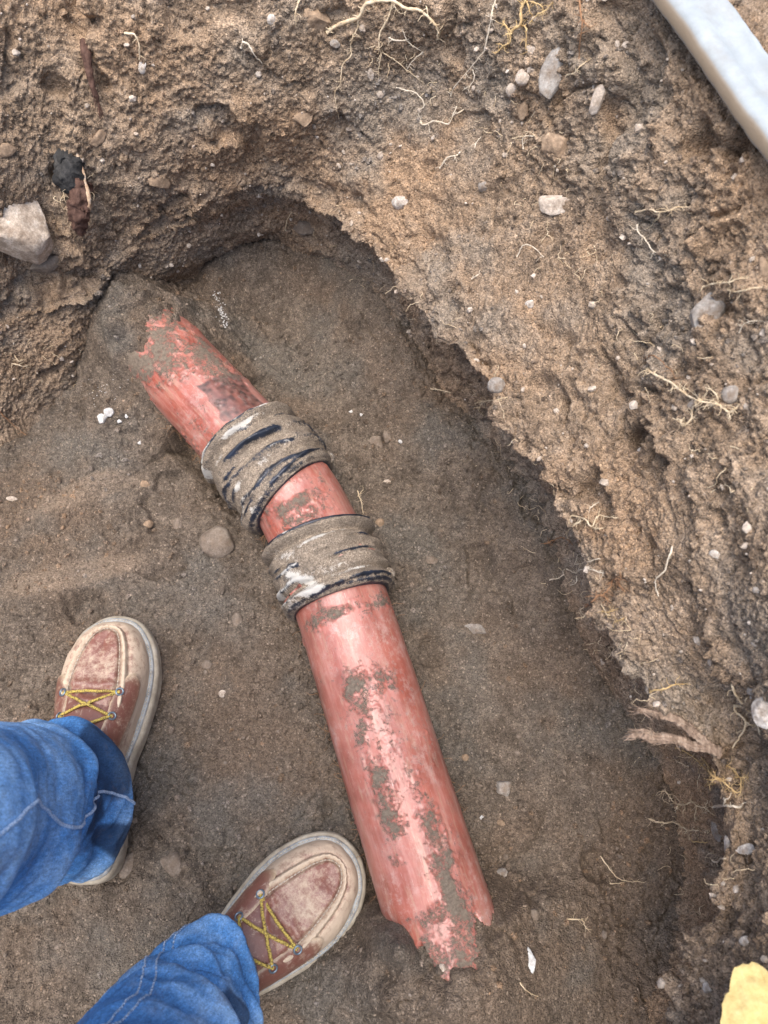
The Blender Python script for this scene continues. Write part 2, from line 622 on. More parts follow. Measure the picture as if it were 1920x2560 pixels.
def seg_dist(p, a, b):
    ab = b - a
    t = np.clip(((p - a) @ ab) / (ab @ ab), 0, 1)
    d = p - (a + t[:, None] * ab)
    side = ab[0] * (p[:, 1] - a[1]) - ab[1] * (p[:, 0] - a[0])
    return np.hypot(d[:, 0], d[:, 1]), t, np.sign(side)


FX0, FX1, FY0, FY1 = -0.86, 0.42, -0.68, 0.90
xs_f = np.concatenate([np.arange(FX0, -0.60, 0.008), np.arange(-0.60, 0.40, 0.0016), [0.40, FX1]])
ys_f = np.concatenate([np.arange(FY0, -0.24, 0.008), np.arange(-0.24, 0.86, 0.0016), [0.86, FY1]])
# coarse signed distance to the foot line
cx_, cy_ = np.linspace(FX0, FX1, 110), np.linspace(FY0, FY1, 130)
CXg, CYg = np.meshgrid(cx_, cy_, indexing='ij')
cp = np.stack([CXg.ravel(), CYg.ravel()], -1)
fs = FOOT[::3]
dd = np.full(len(cp), 9.0)
for k in range(len(fs)):
    dd = np.minimum(dd, np.hypot(cp[:, 0] - fs[k, 0], cp[:, 1] - fs[k, 1]))
dd = np.where(inside(fs[::3], cp), dd, -dd).reshape(CXg.shape)


def bil(x, y):
    u = np.clip((x - FX0) / (FX1 - FX0) * 109, 0, 108.999)
    v = np.clip((y - FY0) / (FY1 - FY0) * 129, 0, 128.999)
    i, j = u.astype(int), v.astype(int)
    a, b = u - i, v - j
    return dd[i, j] * (1 - a) * (1 - b) + dd[i + 1, j] * a * (1 - b) + dd[i, j + 1] * (1 - a) * b + dd[i + 1, j + 1] * a * b


XX, YY = np.meshgrid(xs_f, ys_f, indexing='ij')
fp = np.stack([XX.ravel(), YY.ravel(), np.zeros(XX.size)], -1)
dist = bil(fp[:, 0], fp[:, 1])


def pix_mask(px, py, wx, wy, ang, z=0.0):
    """soft ellipse centred on a floor pixel, sizes in photograph pixels"""
    c = at_z(px, py, z)
    sc = (CAM_H / FPX) / (CT + (py - 1280) / FPX * ST)
    dx, dy = fp[:, 0] - c[0], fp[:, 1] - c[1]
    a = math.radians(ang)
    u = (dx * math.cos(a) + dy * math.sin(a)) / (wx * sc)
    v = (-dx * math.sin(a) + dy * math.cos(a)) / (wy * sc)
    return u, v


def line_step(p0, p1, width, hgt, soft=0.004):
    """scraped ledge: ground drops on the lower side of a pixel line"""
    a, b = at_z(*p0, 0)[:2], at_z(*p1, 0)[:2]
    d, t, s = seg_dist(fp[:, :2], a, b)
    wob = 0.007 * vnoise(fp, 26, 8) + 0.003 * vnoise(fp, 80, 9)
    sd_ = s * d + wob
    fade = sstep(0, 0.25, t) * sstep(1.0, 0.75, t)
    return hgt * sstep(-soft, soft, sd_) * np.exp(-np.clip(sd_, 0, 1) / width) * fade 


zf = 0.011 * fbm(fp, 5.0, 3, 41) + 0.0075 * fbm(fp, 18.0, 4, 42, 0.6)
zf += 0.055 * (1 - sstep(0.0, 0.12, dist)) * (0.65 + 0.5 * vnoise(fp, 9, 43)) * sstep(-.02, .35, fp[:, 1]) * sstep(-.42, -.22, fp[:, 0])
zf += 0.018 * (1 - sstep(0.0, 0.07, dist)) * sstep(-.45, -.3, fp[:, 0])
# soil heaped over both pipe ends
for (px, py, h_, wx, wy, a_) in [(300, 830, .135, 95, 70, -45), (255, 790, .06, 120, 80, 45), (420, 770, .060, 80, 50, 20), (1130, 2440, .070, 240, 110, -8), (1010, 2500, .05, 260, 110, 0),
                                 (1008, 2335, .070, 36, 62, 20), (1185, 2330, .070, 42, 50, 20), (1110, 2475, .035, 90, 45, 0), (955, 2330, .060, 46, 70, 15), (1250, 2330, .035, 60, 70, 15)]:
    u, v = pix_mask(px, py, wx, wy, a_, h_ * .85)
    zf += h_ * np.exp(-(u * u + v * v)) * (1 + .15 * vnoise(fp, 40, 45))
# trench hugging the pipe on its left side
for k in range(1, 6):
    d, t, s = seg_dist(fp[:, :2], AXIS[k][:2], AXIS[k + 1][:2])
    on = (t > 0) & (t < 1)
    zf -= 0.030 * np.exp(-((d - 0.056) / 0.019) ** 2) * (s < 0) * on * (1.0 if k < 5 else .6)
    zf += 0.006 * np.exp(-((d - 0.072) / 0.025) ** 2) * (s > 0) * on
def mantle(a, b, s0, fn, slope=0.75):
    """soil lying against or over the pipe: fn(s, lateral) gives the height over the pipe's own surface"""
    d3 = b - a
    d2 = d3[:2] / np.linalg.norm(d3[:2])
    rel = fp[:, :2] - a[:2]
    s_ = rel @ d2 - s0
    lat = rel[:, 0] * -d2[1] + rel[:, 1] * d2[0]        # + to the left of travel
    ax_z = a[2] + (d3[2] / np.linalg.norm(d3[:2])) * (rel @ d2)
    dl_ = np.abs(lat)
    cyl = np.sqrt(np.clip(PRAD ** 2 - np.minimum(dl_, PRAD) ** 2, 0, 1))
    top = ax_z + np.maximum(cyl, 1.02 * PRAD * np.exp(-(dl_ / 0.064) ** 2)) - slope * np.clip(dl_ - PRAD, 0, 1)
    return fn(s_, lat, top)


PRAD = 0.0585
nz_ = vnoise(fp, 45, 45) + .5 * vnoise(fp, 110, 46)
# upper end: the bank has slumped over the pipe
up_t = mantle(AXIS[1], AXIS[2], 0.0, lambda s_, l_, top: np.where(s_ < .10, top + np.clip((-s_ + .020 + .30 * np.where(l_ < 0, -l_, -.35 * l_) + .012 * nz_) * .55, -.03, .022) - .004, -1), 0.45)
zf = np.maximum(zf, up_t * sstep(.24, .06, np.hypot(fp[:, 0] - AXIS[1][0], fp[:, 1] - AXIS[1][1]) + .03 * vnoise(fp, 14, 48)))
# lower end: plugged with soil that trails off past the broken edge
Lend = float(np.linalg.norm(AXIS[6][:2] - AXIS[5][:2])) + 0.084
lo_t = mantle(AXIS[5], AXIS[6], Lend, lambda s_, l_, top: np.where((s_ > -.11) & (s_ < .2), (top + np.clip((s_ + .030 + .30 * np.abs(l_) + .024 * nz_ + .014 * vnoise(fp, 130, 47)) * .6, -.0045, .010)) * (1 - .72 * sstep(-.005, .16, s_)) * sstep(-.11, -.06, s_ - .3 * np.abs(l_)), -1), 0.40)
zf = np.maximum(zf, lo_t)
smooth = np.zeros(len(fp))
for (px, py, wx, wy, a_) in [(235, 1245, 150, 42, 25), (190, 1450, 260, 45, 14), (560, 2000, 120, 60, 30), (1260, 1700, 130, 160, 60),
                             (1400, 1950, 110, 160, 80), (300, 2350, 180, 120, 20), (1350, 2450, 200, 90, 10), (900, 740, 120, 60, -20)]:
    u, v = pix_mask(px, py, wx, wy, a_)
    smooth = np.maximum(smooth, np.exp(-(u * u + v * v) ** 2 * .8))
zf += line_step((70, 1345), (380, 1150), 0.07, 0.017, 0.016)
zf += line_step((-40, 1590), (520, 1390), 0.08, 0.018, 0.018)
zf += line_step((20, 1660), (250, 1470), 0.06, 0.014, 0.014)
zf += line_step((1290, 2130), (1380, 2060), 0.03, 0.007)
zf += line_step((1440, 2180), (1560, 2330), 0.03, 0.006)
zf += line_step((1180, 1330), (1330, 1480), 0.05, -0.006)
zf += line_step((880, 780), (960, 940), 0.04, -0.008)
gr = 1 - 0.8 * smooth
dry_ = np.zeros(len(fp))
for (px, py, wx, wy, a_) in [(225, 1235, 165, 38, 24), (200, 1440, 270, 40, 13)]:
    u, v = pix_mask(px, py, wx, wy, a_)
    e_ = u * u + v * v + .5 * fbm(fp, 22.0, 3, 49)
    dry_ = np.maximum(dry_, sstep(1.15, .35, e_))
# cloddy areas and cracks
cm = sstep(-0.05, 0.35, fbm(fp, 11.0, 2, 51))
w1 = worley(fp, 46.0, 5)
zf += 0.0125 * (0.45 - w1) * cm * gr + 0.0045 * fbm(fp, 55.0, 3, 59, 0.6) * gr
w2 = worley(fp, 120.0, 6)
zf += 0.0082 * (0.45 - w2) * (0.25 + 0.75 * sstep(-.2, .3, fbm(fp, 20.0, 2, 52))) * gr
w3 = worley(fp, 260.0, 7)
zf += 0.0046 * (0.45 - w3) * (0.35 + 0.65 * gr)
zf += 0.0010 * fbm(fp, 330.0, 2, 53)
wr = np.stack([vnoise(fp, 30, 1), vnoise(fp, 30, 2), 0 * dist], -1) + 0.5 * np.stack([vnoise(fp, 90, 3), vnoise(fp, 90, 4), 0 * dist], -1)
ca, cb = worley(fp + 0.012 * wr, 15.0, 57, True)
crk = 1 - sstep(0.0, 0.05, cb - ca)
zf -= 0.0045 * crk * sstep(0.12, 0.42, fbm(fp, 9.0, 2, 56)) * gr
zf -= 0.010 * sstep(0.50, 0.64, fbm(fp, 16.0, 2, 58)) * gr
fp[:, 2] = zf
FL = fp.reshape(len(xs_f), len(ys_f), 3)
q = grid_quads(len(xs_f), len(ys_f))
keep = (dist[q] > -0.045).any(1)
q = q[keep]
used = np.zeros(len(fp), bool)
used[q.ravel()] = True
remap = np.cumsum(used) - 1
floor = mesh_np('pit_floor', fp[used], remap[q], M['floor'], attrs={'dry': dry_[used]})
tag(floor, kind='structure')
print('floor quads', len(q))


def floor_z(x, y):
    i = np.clip(np.searchsorted(xs_f, x), 0, len(xs_f) - 1)
    j = np.clip(np.searchsorted(ys_f, y), 0, len(ys_f) - 1)
    return FL[i, j, 2]


# ------------------------------------------------------------------ surface lookup for placing things on the soil
wv = WALL[::4, ::4]
wq = grid_quads(wv.shape[0], wv.shape[1], wrap_n=True)
fv = FL[::4, ::4]
fq = grid_quads(fv.shape[0], fv.shape[1])
allv = np.vstack([wv.reshape(-1, 3), fv.reshape(-1, 3)])
allq = np.vstack([wq, fq + wv.shape[0] * wv.shape[1]])
BV = BVHTree.FromPolygons(allv.tolist(), allq.tolist())
ORG = Vector((0, 0, CAM_H))


def hit(px, py):
    d = Vector(ray_dir(px, py)).normalized()
    loc, nrm, _, dist_ = BV.ray_cast(ORG, d, 5.0)
    if loc is None:
        loc = ORG + d * 1.0
        nrm = -d
        dist_ = 1.0
    if nrm.dot(d) > 0:
        nrm = -nrm
    depth = dist_ * (-(d.y * -ST + d.z * CT))     # along the optical axis
    return np.array(loc), np.array(nrm), abs(depth)


# ------------------------------------------------------------------ crumbs and gravel (too many to count)
def lump_template(n=6):
    out = []
    base = []
    for z_, r_, k_ in ((-.75, .6, 4), (0.05, 1.0, 5), (.75, .55, 4)):
        for a in range(k_):
            base.append((r_ * math.cos(a / k_ * 6.283 + z_), r_ * math.sin(a / k_ * 6.283 + z_), z_))
    import bmesh
    for s in range(n):
        bm = bmesh.new()
        for b in base:
            bm.verts.new(Vector(b) * random.uniform(.75, 1.15))
        bmesh.ops.convex_hull(bm, input=bm.verts)
        bmesh.ops.triangulate(bm, faces=bm.faces)
        bm.verts.index_update()
        v = np.array([w.co[:] for w in bm.verts])
        t = np.array([[w.index for w in f.verts] for f in bm.faces if len(f.verts) == 3])
        out.append((v, t))
        bm.free()
    return out


LUMPS = lump_template()


def scatter(name, pts, sizes, mat, label, cat):
    g = Geo()
    for p, s in zip(pts, sizes):
        v, t = LUMPS[random.randrange(len(LUMPS))]
        th, ph = random.uniform(0, 6.28), random.uniform(0, 6.28)
        c1, s1, c2, s2 = math.cos(th), math.sin(th), math.cos(ph), math.sin(ph)
        Rm = np.array([[c1, -s1, 0], [s1, c1, 0], [0, 0, 1]]) @ np.array([[1, 0, 0], [0, c2, -s2], [0, s2, c2]])
        g.add((v * np.array([1, random.uniform(.6, 1), random.uniform(.5, .9)]) * s) @ Rm.T + p, None, t)
    o = g.build(name, mat, smooth=False)
    return tag(o, label, cat, kind='stuff')


n_f = 5500
ii = rng.integers(0, len(xs_f), n_f * 6)
jj = rng.integers(0, len(ys_f), n_f * 6)
cand = FL[ii, jj]
okm = (cand[:, 0] > -.62) & (cand[:, 1] > -.25) & (bil(cand[:, 0], cand[:, 1]) > -0.01)
dens = 0.35 + 0.65 * sstep(-.1, .4, fbm(cand * np.array([1, 1, 0]), 7.0, 2, 81))
okm &= rng.random(len(cand)) < dens
cand = cand[okm][:n_f]
siz = 0.0007 + 0.0050 * rng.random(len(cand)) ** 6.0
scatter('gravel', cand, siz, M['crumb'], 'loose brown crumbs and fine gravel strewn over the pit floor', 'gravel')
n_w = 6000
vis_t = np.where((st_idx.reshape(NT_, NS)[:, 0] < NV) | (st_idx.reshape(NT_, NS)[:, 0] > K - .3))[0]
ii = vis_t[rng.integers(0, len(vis_t), n_w * 3)]
jlo, jhi = int(np.searchsorted(ring_pos, 1.2)), int(np.searchsorted(ring_pos, 6.6))
jj = rng.integers(jlo, jhi, n_w * 3)
cand = WALL[ii, jj]
okm = rng.random(len(cand)) < 0.3 + 0.7 * sstep(-.1, .4, fbm(cand, 9.0, 2, 82))
cand = cand[okm][:n_w]
siz = 0.0007 + 0.0042 * rng.random(len(cand)) ** 3.6
scatter('wall_gravel', cand, siz, M['crumb'], 'small brown crumbs of soil stuck all over the pit wall', 'gravel')
ii = vis_t[rng.integers(0, len(vis_t), 9000)]
jj = rng.integers(jlo, jhi, 9000)
cand = WALL[ii, jj] - NRM[ii, jj] * 0.001
pk = (rng.random(9000) < .12 + .9 * np.exp(-((ring_pos[jj] - 4.0) / .5) ** 2)) & (fbm(cand, 16.0, 2, 84) > -.1)
cand = cand[pk][:3200]
scatter('wall_clods', cand, 0.0016 + 0.0062 * rng.random(len(cand)) ** 2.6, M['wall'], 'crumbling clods of soil along the cut face of the pit', 'clods')
ii = rng.integers(0, len(xs_f), 30000)
jj = rng.integers(0, len(ys_f), 30000)
cand = FL[ii, jj]
pk = (cand[:, 0] > -.62) & (cand[:, 1] > -.25) & (bil(cand[:, 0], cand[:, 1]) > 0) & (fbm(cand * np.array([1, 1, 0]), 8.0, 3, 85) > .12 + .25 * (rng.random(30000) - .3))
cand = cand[pk][:3000]
cand[:, 2] -= .0006
scatter('soil_clods', cand, 0.0012 + 0.0062 * rng.random(len(cand)) ** 3.4, M['floor'], 'loose clods of damp soil lying on the pit floor', 'clods')
ii = vis_t[rng.integers(0, len(vis_t), 650)]
jj = rng.integers(jlo, jhi, 650)
cand = WALL[ii, jj] + NRM[ii, jj] * 0.0008
scatter('wall_pebbles', cand, 0.0011 + 0.0042 * rng.random(len(cand)) ** 2.6, M['pale_stone'], 'countless small pale pebbles dotted through the pit wall', 'pebbles')
ii = rng.integers(0, len(xs_f), 2600)
jj = rng.integers(0, len(ys_f), 2600)
cand = FL[ii, jj]
cand = cand[(cand[:, 0] > -.62) & (cand[:, 1] > -.25) & (bil(cand[:, 0], cand[:, 1]) > 0)][:420]
scatter('floor_pebbles', cand, 0.0010 + 0.0040 * rng.random(len(cand)) ** 2.6, M['brown_stone'], 'scattered small brown pebbles on the pit floor', 'pebbles')

# ------------------------------------------------------------------ stones
import bmesh


def ico(sub):
    bm = bmesh.new()
    bmesh.ops.create_icosphere(bm, subdivisions=sub, radius=1.0)
    v = np.array([w.co[:] for w in bm.verts])
    t = np.array([[w.index for w in f.verts] for f in bm.faces])
    bm.free()
    return v, t


ICO3, ICO4 = ico(3), ico(4)


def stone(px, py, w, h, rot, mat, label, angular=0.6, sink=0.5, depthf=0.75, name='stone', cat='stone', group='stones in the dug soil', seed=None):
    seed = seed if seed is not None else int(px * 7 + py * 13)
    r_ = np.random.default_rng(seed)
    loc, nrm, dep = hit(px, py)
    sc = dep / FPX
    V, T = ICO4 if w > 60 else ICO3
    v = V.copy()
    for k in range(int(7 + 6 * angular)):                 # flat facets
        n = r_.normal(size=3)
        n /= np.linalg.norm(n)
        d = (0.50 if angular > .85 else .62) + 0.27 * r_.random() if angular > .4 else 0.8 + .15 * r_.random()
        over = np.clip(v @ n - d, 0, None)
        v -= over[:, None] * n * (0.95 if angular > .4 else .7)
    ext = v.max(0) - v.min(0)
    v = (v - (v.max(0) + v.min(0)) / 2) / (ext / 2)
    v *= 1 + 0.06 * fbm(v + seed, 1.5, 3, seed % 97)[:, None]
    v = v * np.array([w * .5, h * .5, min(w, h) * .5 * depthf]) * sc
    v += v / (np.linalg.norm(v, axis=1)[:, None] + 1e-9) * (0.0006 * fbm(v, 250.0, 3, seed % 89))[:, None]
    a = math.radians(rot)
    ex0, ey0 = np.array([1, 0, 0]), np.array([0, CT, ST])     # image right, image up
    zax = nrm * .5 + (np.array([0, 0, CAM_H]) - loc) / np.linalg.norm(np.array([0, 0, CAM_H]) - loc)
    zax /= np.linalg.norm(zax)
    ex = ex0 * math.cos(a) + ey0 * math.sin(a)
    ex = ex - zax * (ex @ zax)
    ex /= np.linalg.norm(ex)
    ey = np.cross(zax, ex)
    Rm = Matrix((ex, ey, zax)).transposed().to_4x4()
    o = mesh_np(name, v, None, M[mat], None, True, T)
    o.matrix_world = Matrix.Translation(Vector(loc + nrm * (0.5 - sink) * min(w, h) * .5 * depthf * sc)) @ Rm
    me = o.data
    try:
        me.set_sharp_from_angle(angle=math.radians(38))
    except Exception:
        pass
    return tag(o, label, cat, group)


STONES = [
    (792, 46, 70, 54, -8, 'tan_stone', 'blocky tan stone set in the top bank left of the thick cream root', .9),
    (758, 297, 52, 34, 14, 'tan_stone', 'small pale tan wedge stone alone in the back wall below the top block', .9),
    (250, 342, 66, 28, 36, 'tan_stone', 'long narrow tan stone tilted in the wall right of the charred root stub', .9),
    (398, 452, 58, 36, -30, 'tan_stone', 'earthy tan stone half buried just above the back overhang', .8),
    (36, 560, 175, 235, 28, 'granite', 'large pale granite boulder jutting from the wall at the left edge', .9),
    (120, 655, 92, 44, 25, 'brown_stone', 'flat brown slab stone just below the large granite boulder', .9),
    (680, 50, 26, 26, 0, 'white_stone', 'round white pebble near the top edge left of the blocky tan stone', .2),
    (356, 168, 20, 32, -25, 'white_stone', 'white sliver stone high in the left bank beside the curled root', .6),
    (764, 566, 66, 44, -15, 'brown_stone', 'knobbly dark stone stuck under the back overhang', .7),
    (14, 374, 48, 34, 10, 'tan_stone', 'rusty tan stone at the left edge above the granite boulder', .6),
    (927, 180, 22, 36, 15, 'pale_stone', 'pale upright pebble beside the root hanging from the thick cream root', .8),
    (952, 236, 22, 18, 0, 'pale_stone', 'tiny pale pebble just under the upright pale pebble', .5),
    (838, 110, 26, 18, -20, 'grey_stone', 'small grey pebble below the left end of the thick cream root', .6),
    (1381, 180, 62, 118, -18, 'grey_stone', 'tall pointed grey stone in the upper right bank', .9),
    (1306, 195, 36, 36, -30, 'pale_stone', 'rounded pale stone left of the tall pointed grey stone', .5),
    (1279, 225, 30, 32, -35, 'pale_stone', 'small pale pebble just lower left of the rounded pale stone', .4),
    (1310, 274, 25, 50, -15, 'tan_stone', 'narrow ochre pebble standing upright below the two pale pebbles', .5),
    (1331, 124, 34, 22, -30, 'pale_stone', 'pale chip at the tip of the yellow root', .7),
    (1494, 250, 30, 72, -12, 'pale_stone', 'finger shaped pale stone in the bank right of the tall grey stone', .7),
    (1385, 368, 70, 62, -25, 'tan_stone', 'broad dusty tan stone with a pale lower edge in the right bank', .9),
    (1391, 512, 92, 54, -10, 'pale_stone', 'flat pale cream stone jutting out of the right bank', .9),
    (1000, 506, 42, 36, -20, 'white_stone', 'small chalky white stone just above the lip of the overhang', .8),
    (1209, 464, 26, 32, -20, 'grey_stone', 'small grey pebble midway between the chalky stone and flat cream stone', .6),
    (1767, 787, 74, 104, -24, 'grey_stone', 'kite shaped grey stone wedged in a dark hollow of the right bank', .9),
    (1914, 672, 36, 62, 5, 'tan_stone', 'orange tan stone cut by the right picture edge above the kite shaped stone', .9),
    (1826, 985, 42, 52, 10, 'grey_stone', 'pale grey pebble at the thick end of the fan of cream roots', .5),
    (1738, 1014, 38, 36, 0, 'pale_stone', 'dusty pale pebble under the middle of the fan of cream roots', .5),
    (1241, 963, 46, 42, 0, 'grey_stone', 'bluish grey round stone poking from the overhang lip', .3),
    (1324, 760, 22, 20, 0, 'white_stone', 'tiny white pebble in the smooth middle of the right bank', .4),
    (1604, 1128, 20, 22, 0, 'white_stone', 'tiny bright pebble on the right bank above the long white hanging root', .4),
    (1788, 1385, 28, 20, -30, 'white_stone', 'white chip in the right bank well above the torn double root', .6),
    (1892, 1475, 22, 18, 0, 'white_stone', 'round white pebble near the right edge above the forked cream root', .3),
    (1792, 2078, 26, 52, 8, 'grey_stone', 'bluish upright stone in the shadowed undercut at lower right', .6),
    (1860, 2124, 54, 26, 8, 'white_stone', 'long white stone on the lower right shoulder', .9),
    (1820, 2112, 22, 42, -10, 'white_stone', 'upright white stone touching the long white stone', .9),
    (1912, 1775, 62, 92, -10, 'white_stone', 'bright whitish rock cut by the right edge beside the forked cream root', .8),
    (1879, 1725, 26, 30, 20, 'white_stone', 'small white pebble directly above the bright rock at the right edge', .5),
    (1862, 2352, 26, 22, 20, 'white_stone', 'white pointed pebble on the lower right shoulder above the yellow sand', .8),
    (1765, 2469, 24, 26, 30, 'white_stone', 'angular white pebble in the crumbly bank left of the yellow sand', .9),
    (543, 1355, 88, 82, -20, 'brown_stone', 'smooth round brown cobble bedded in the floor left of the pipe', .3),
    (937, 1106, 44, 34, -8, 'brown_stone', 'small blocky stone on the floor right of the upper rubber sleeve', .9),
    (968, 1092, 22, 30, 20, 'brown_stone', 'smaller rough stone touching the blocky stone right of the pipe', .8),
    (1258, 1971, 42, 40, 10, 'grey_stone', 'angular grey stone on the floor right of the lower pipe', .9),
    (1191, 1574, 62, 30, -20, 'grey_stone', 'flat pale grey stone pressed into the floor right of the lower sleeve', .9),
    (1336, 2288, 30, 32, 20, 'brown_stone', 'small dusty stone above the white chip on the floor', .6),
    (1252, 2057, 22, 16, -20, 'tan_stone', 'tan pebble just below the angular grey stone', .5),
    (1255, 2183, 34, 26, 0, 'grey_stone', 'dull grey stone level with the broken pipe end on its right', .8),
    (364, 1212, 26, 20, -20, 'tan_stone', 'tan pebble in the dark scraped groove left of the pipe', .5),
    (593, 1551, 28, 40, 10, 'brown_stone', 'oval brown stone beside the left edge of the lower sleeve', .4),
    (518, 1662, 28, 24, 0, 'brown_stone', 'small round pebble between the left boot toe and the pipe', .4),
    (556, 1734, 18, 20, 0, 'pale_stone', 'tiny pale pebble below the small round pebble between boot and pipe', .4),
    (430, 2160, 54, 60, 30, 'brown_stone', 'flat dark stone on the floor between the two boots', .7),
    (324, 2158, 44, 74, -30, 'brown_stone', 'dark earthy clod right of the left boot heel', .4),
    (30, 1247, 26, 13, -5, 'pale_stone', 'tiny pale oval pebble on the floor at the left edge', .3),
    (445, 1312, 24, 36, 0, 'brown_stone', 'small upright pebble just upper left of the smooth cobble', .4),
    (371, 1311, 26, 22, 20, 'tan_stone', 'ochre pebble left of the small upright pebble', .4),
    (1079, 1400, 30, 22, -10, 'brown_stone', 'reddish brown stone on the floor right of the lower sleeve end', .6),
    (968, 1205, 18, 14, 0, 'pale_stone', 'tiny pale pebble on the floor right of the middle pipe piece', .4),
    (948, 1308, 24, 26, 0, 'tan_stone', 'tan pebble touching the right side of the lower sleeve', .5),
    (1163, 1894, 18, 18, 0, 'tan_stone', 'tan pebble on the floor above the angular grey stone', .4),
    (1125, 2330, 16, 20, 10, 'pale_stone', 'pale pebble right of the broken pipe tongue', .6),
    (1104, 2420, 20, 22, 0, 'pale_stone', 'pale pebble below the broken tip of the pipe', .6),
]
for s in STONES:
    stone(s[0], s[1], s[2], s[3], s[4], s[5], s[6], s[7])
stone(1327, 2400, 24, 60, 4, 'plaster', 'flat white chip lying on the floor right of the broken pipe end', .8, .3, .4, 'white_chip', 'chip')
for (x, y, w, h, lab) in [(258, 1046, 26, 26, 'largest white plaster crumb on the floor left of the upper pipe'),
                          (272, 1030, 24, 24, 'white plaster crumb touching the largest one left of the pipe'),
                          (299, 1053, 11, 10, 'tiny white plaster crumb just right of the largest crumb'),
                          (316, 1040, 9, 11, 'tiny white plaster crumb nearest the pipe beside the large crumb'),
                          (349, 1107, 9, 9, 'lone white plaster crumb below the others near the pipe'),
                          (877, 1030, 10, 9, 'tiny white crumb on the floor right of the upper sleeve, left of its pair'),
                          (904, 1036, 9, 10, 'tiny white crumb on the floor right of the upper sleeve, right of its pair'),
                          (1001, 1104, 9, 12, 'tiny white crumb right of the blocky floor stone'),
                          (1205, 2043, 12, 10, 'tiny white crumb on the floor right of the lower pipe')]:
    stone(x, y, w, h, 20, 'plaster', lab, .9, .35, .7, 'plaster_crumb', 'crumb', 'white crumbs on the pit floor')
pts, sz = [], []
for k in range(130):
    t = random.random()
    p_, n_, d_ = hit(540 + 22 * t + random.gauss(0, 6), 735 + 75 * t + random.gauss(0, 7))
    pts.append(p_)
    sz.append(random.uniform(.0006, .0020))
for k in range(50):
    p_, n_, d_ = hit(265 + random.gauss(0, 22), 975 + random.gauss(0, 22))
    pts.append(p_)
    sz.append(random.uniform(.0004, .0011))
scatter('lime_dust', pts, sz, M['plaster'], 'streak of white lime grains on the soil behind the pipe', 'lime')
print('stones done')

# ------------------------------------------------------------------ the drain pipe
PR = 0.0585


def frame_along(P):
    T = np.gradient(P, axis=0)
    T /= np.linalg.norm(T, axis=1)[:, None]
    side = np.cross(np.array([0, 0, 1.0]), T)
    side /= np.linalg.norm(side, axis=1)[:, None]
    upv = np.cross(T, side)
    return T, side, upv


def resample(P, step):
    d = np.concatenate([[0], np.cumsum(np.linalg.norm(np.diff(P, axis=0), axis=1))])
    n = max(int(d[-1] / step), 3)
    t = np.linspace(0, d[-1], n)
    return np.stack([np.interp(t, d, P[:, k]) for k in range(3)], -1), t


def pipe_mat():
    m = NT('red_clay_pipe')
    mud = m.attr('mud')
    dark = m.attr('dark')
    dust = m.attr('dust')
    # the glaze keeps its own red; mud and dust lie over it, the dust doubling as a painted highlight
    red = m.ramp(m.noise(26.0, 5, 0.65), [(0.3, (0.21, 0.046, 0.029)), (0.55, (0.34, 0.080, 0.052)), (0.75, (0.43, 0.138, 0.100))])
    wear = m.ramp(m.noise(14.0, 4, 0.6), [(0.45, 0.0), (0.7, 0.6)])
    c = m.mix(wear, red, (0.43, 0.155, 0.115))
    pc = m.attr('Pc', 'Vector')
    lng = m.noise(1.0, 5, 0.7, m.mapping((11, 70, 1), (0, 0, 0), pc))
    c = m.mix(m.ramp(lng, [(0.48, 0.0), (0.66, 0.5)]), c, (0.56, 0.29, 0.25))
    lng2 = m.noise(1.0, 5, 0.75, m.mapping((20, 120, 1), (0, 0, 0.2), pc))
    c = m.mix(m.ramp(lng2, [(0.52, 0.0), (0.64, 0.6)]), c, (0.40, 0.24, 0.17))
    scr = m.noise(1.0, 3, 0.6, m.mapping((60, 900, 1), (0, 0, 0.5), pc))
    c = m.mix(m.ramp(scr, [(0.64, 0.0), (0.72, 0.6)]), c, (0.70, 0.58, 0.53))
    c = m.mix(m.math('MULTIPLY', dust, 0.28, True), c, (0.55, 0.33, 0.28))
    film = m.math('MULTIPLY', m.ramp(m.noise(85.0, 6, 0.8), [(0.48, 0.0), (0.66, 0.55)]), m.ramp(m.noise(17.0, 3, 0.6), [(0.40, 0.15), (0.6, 1.0)]))
    c = m.mix(film, c, (0.60, 0.47, 0.42))
    c = m.mix(dark, c, (0.035, 0.024, 0.022))
    soil = m.ramp(m.noise(300.0, 3, 0.7), [(0.3, (0.075, 0.058, 0.043)), (0.7, (0.21, 0.165, 0.12))])
    mudn = m.math('ADD', mud, m.math('MULTIPLY', m.math('SUBTRACT', m.noise(170.0, 6, 0.95), 0.5), 2.6))
    mm = m.ramp(mudn, [(0.56, 0.0), (0.70, 1.0)])
    c = m.mix(mm, c, soil)
    speck = m.ramp(m.noise(520.0, 2, 0.6), [(0.70, 0.0), (0.76, 0.8)])
    c = m.mix(speck, c, (0.10, 0.075, 0.055))
    ro = m.math('ADD', m.math('MULTIPLY', mm, 0.5), m.math('ADD', m.math('MULTIPLY', m.noise(40.0, 4), 0.25), 0.20), True)
    h = m.math('ADD', m.math('MULTIPLY', m.noise(420.0, 4, 0.7), m.math('ADD', m.math('MULTIPLY', mm, 1.0), 0.12)), m.math('MULTIPLY', mm, 0.5))
    return m.done(c, ro, m.bump(h, 0.55, 0.0022), 0.65)


M['pipe'] = pipe_mat()
pipe_o = empty('drain_pipe', tuple(AXIS[3] * np.array([1, 1, 0])))
tag(pipe_o, 'red clay drain pipe bent at two muddy rubber sleeves across the pit floor', 'pipe')


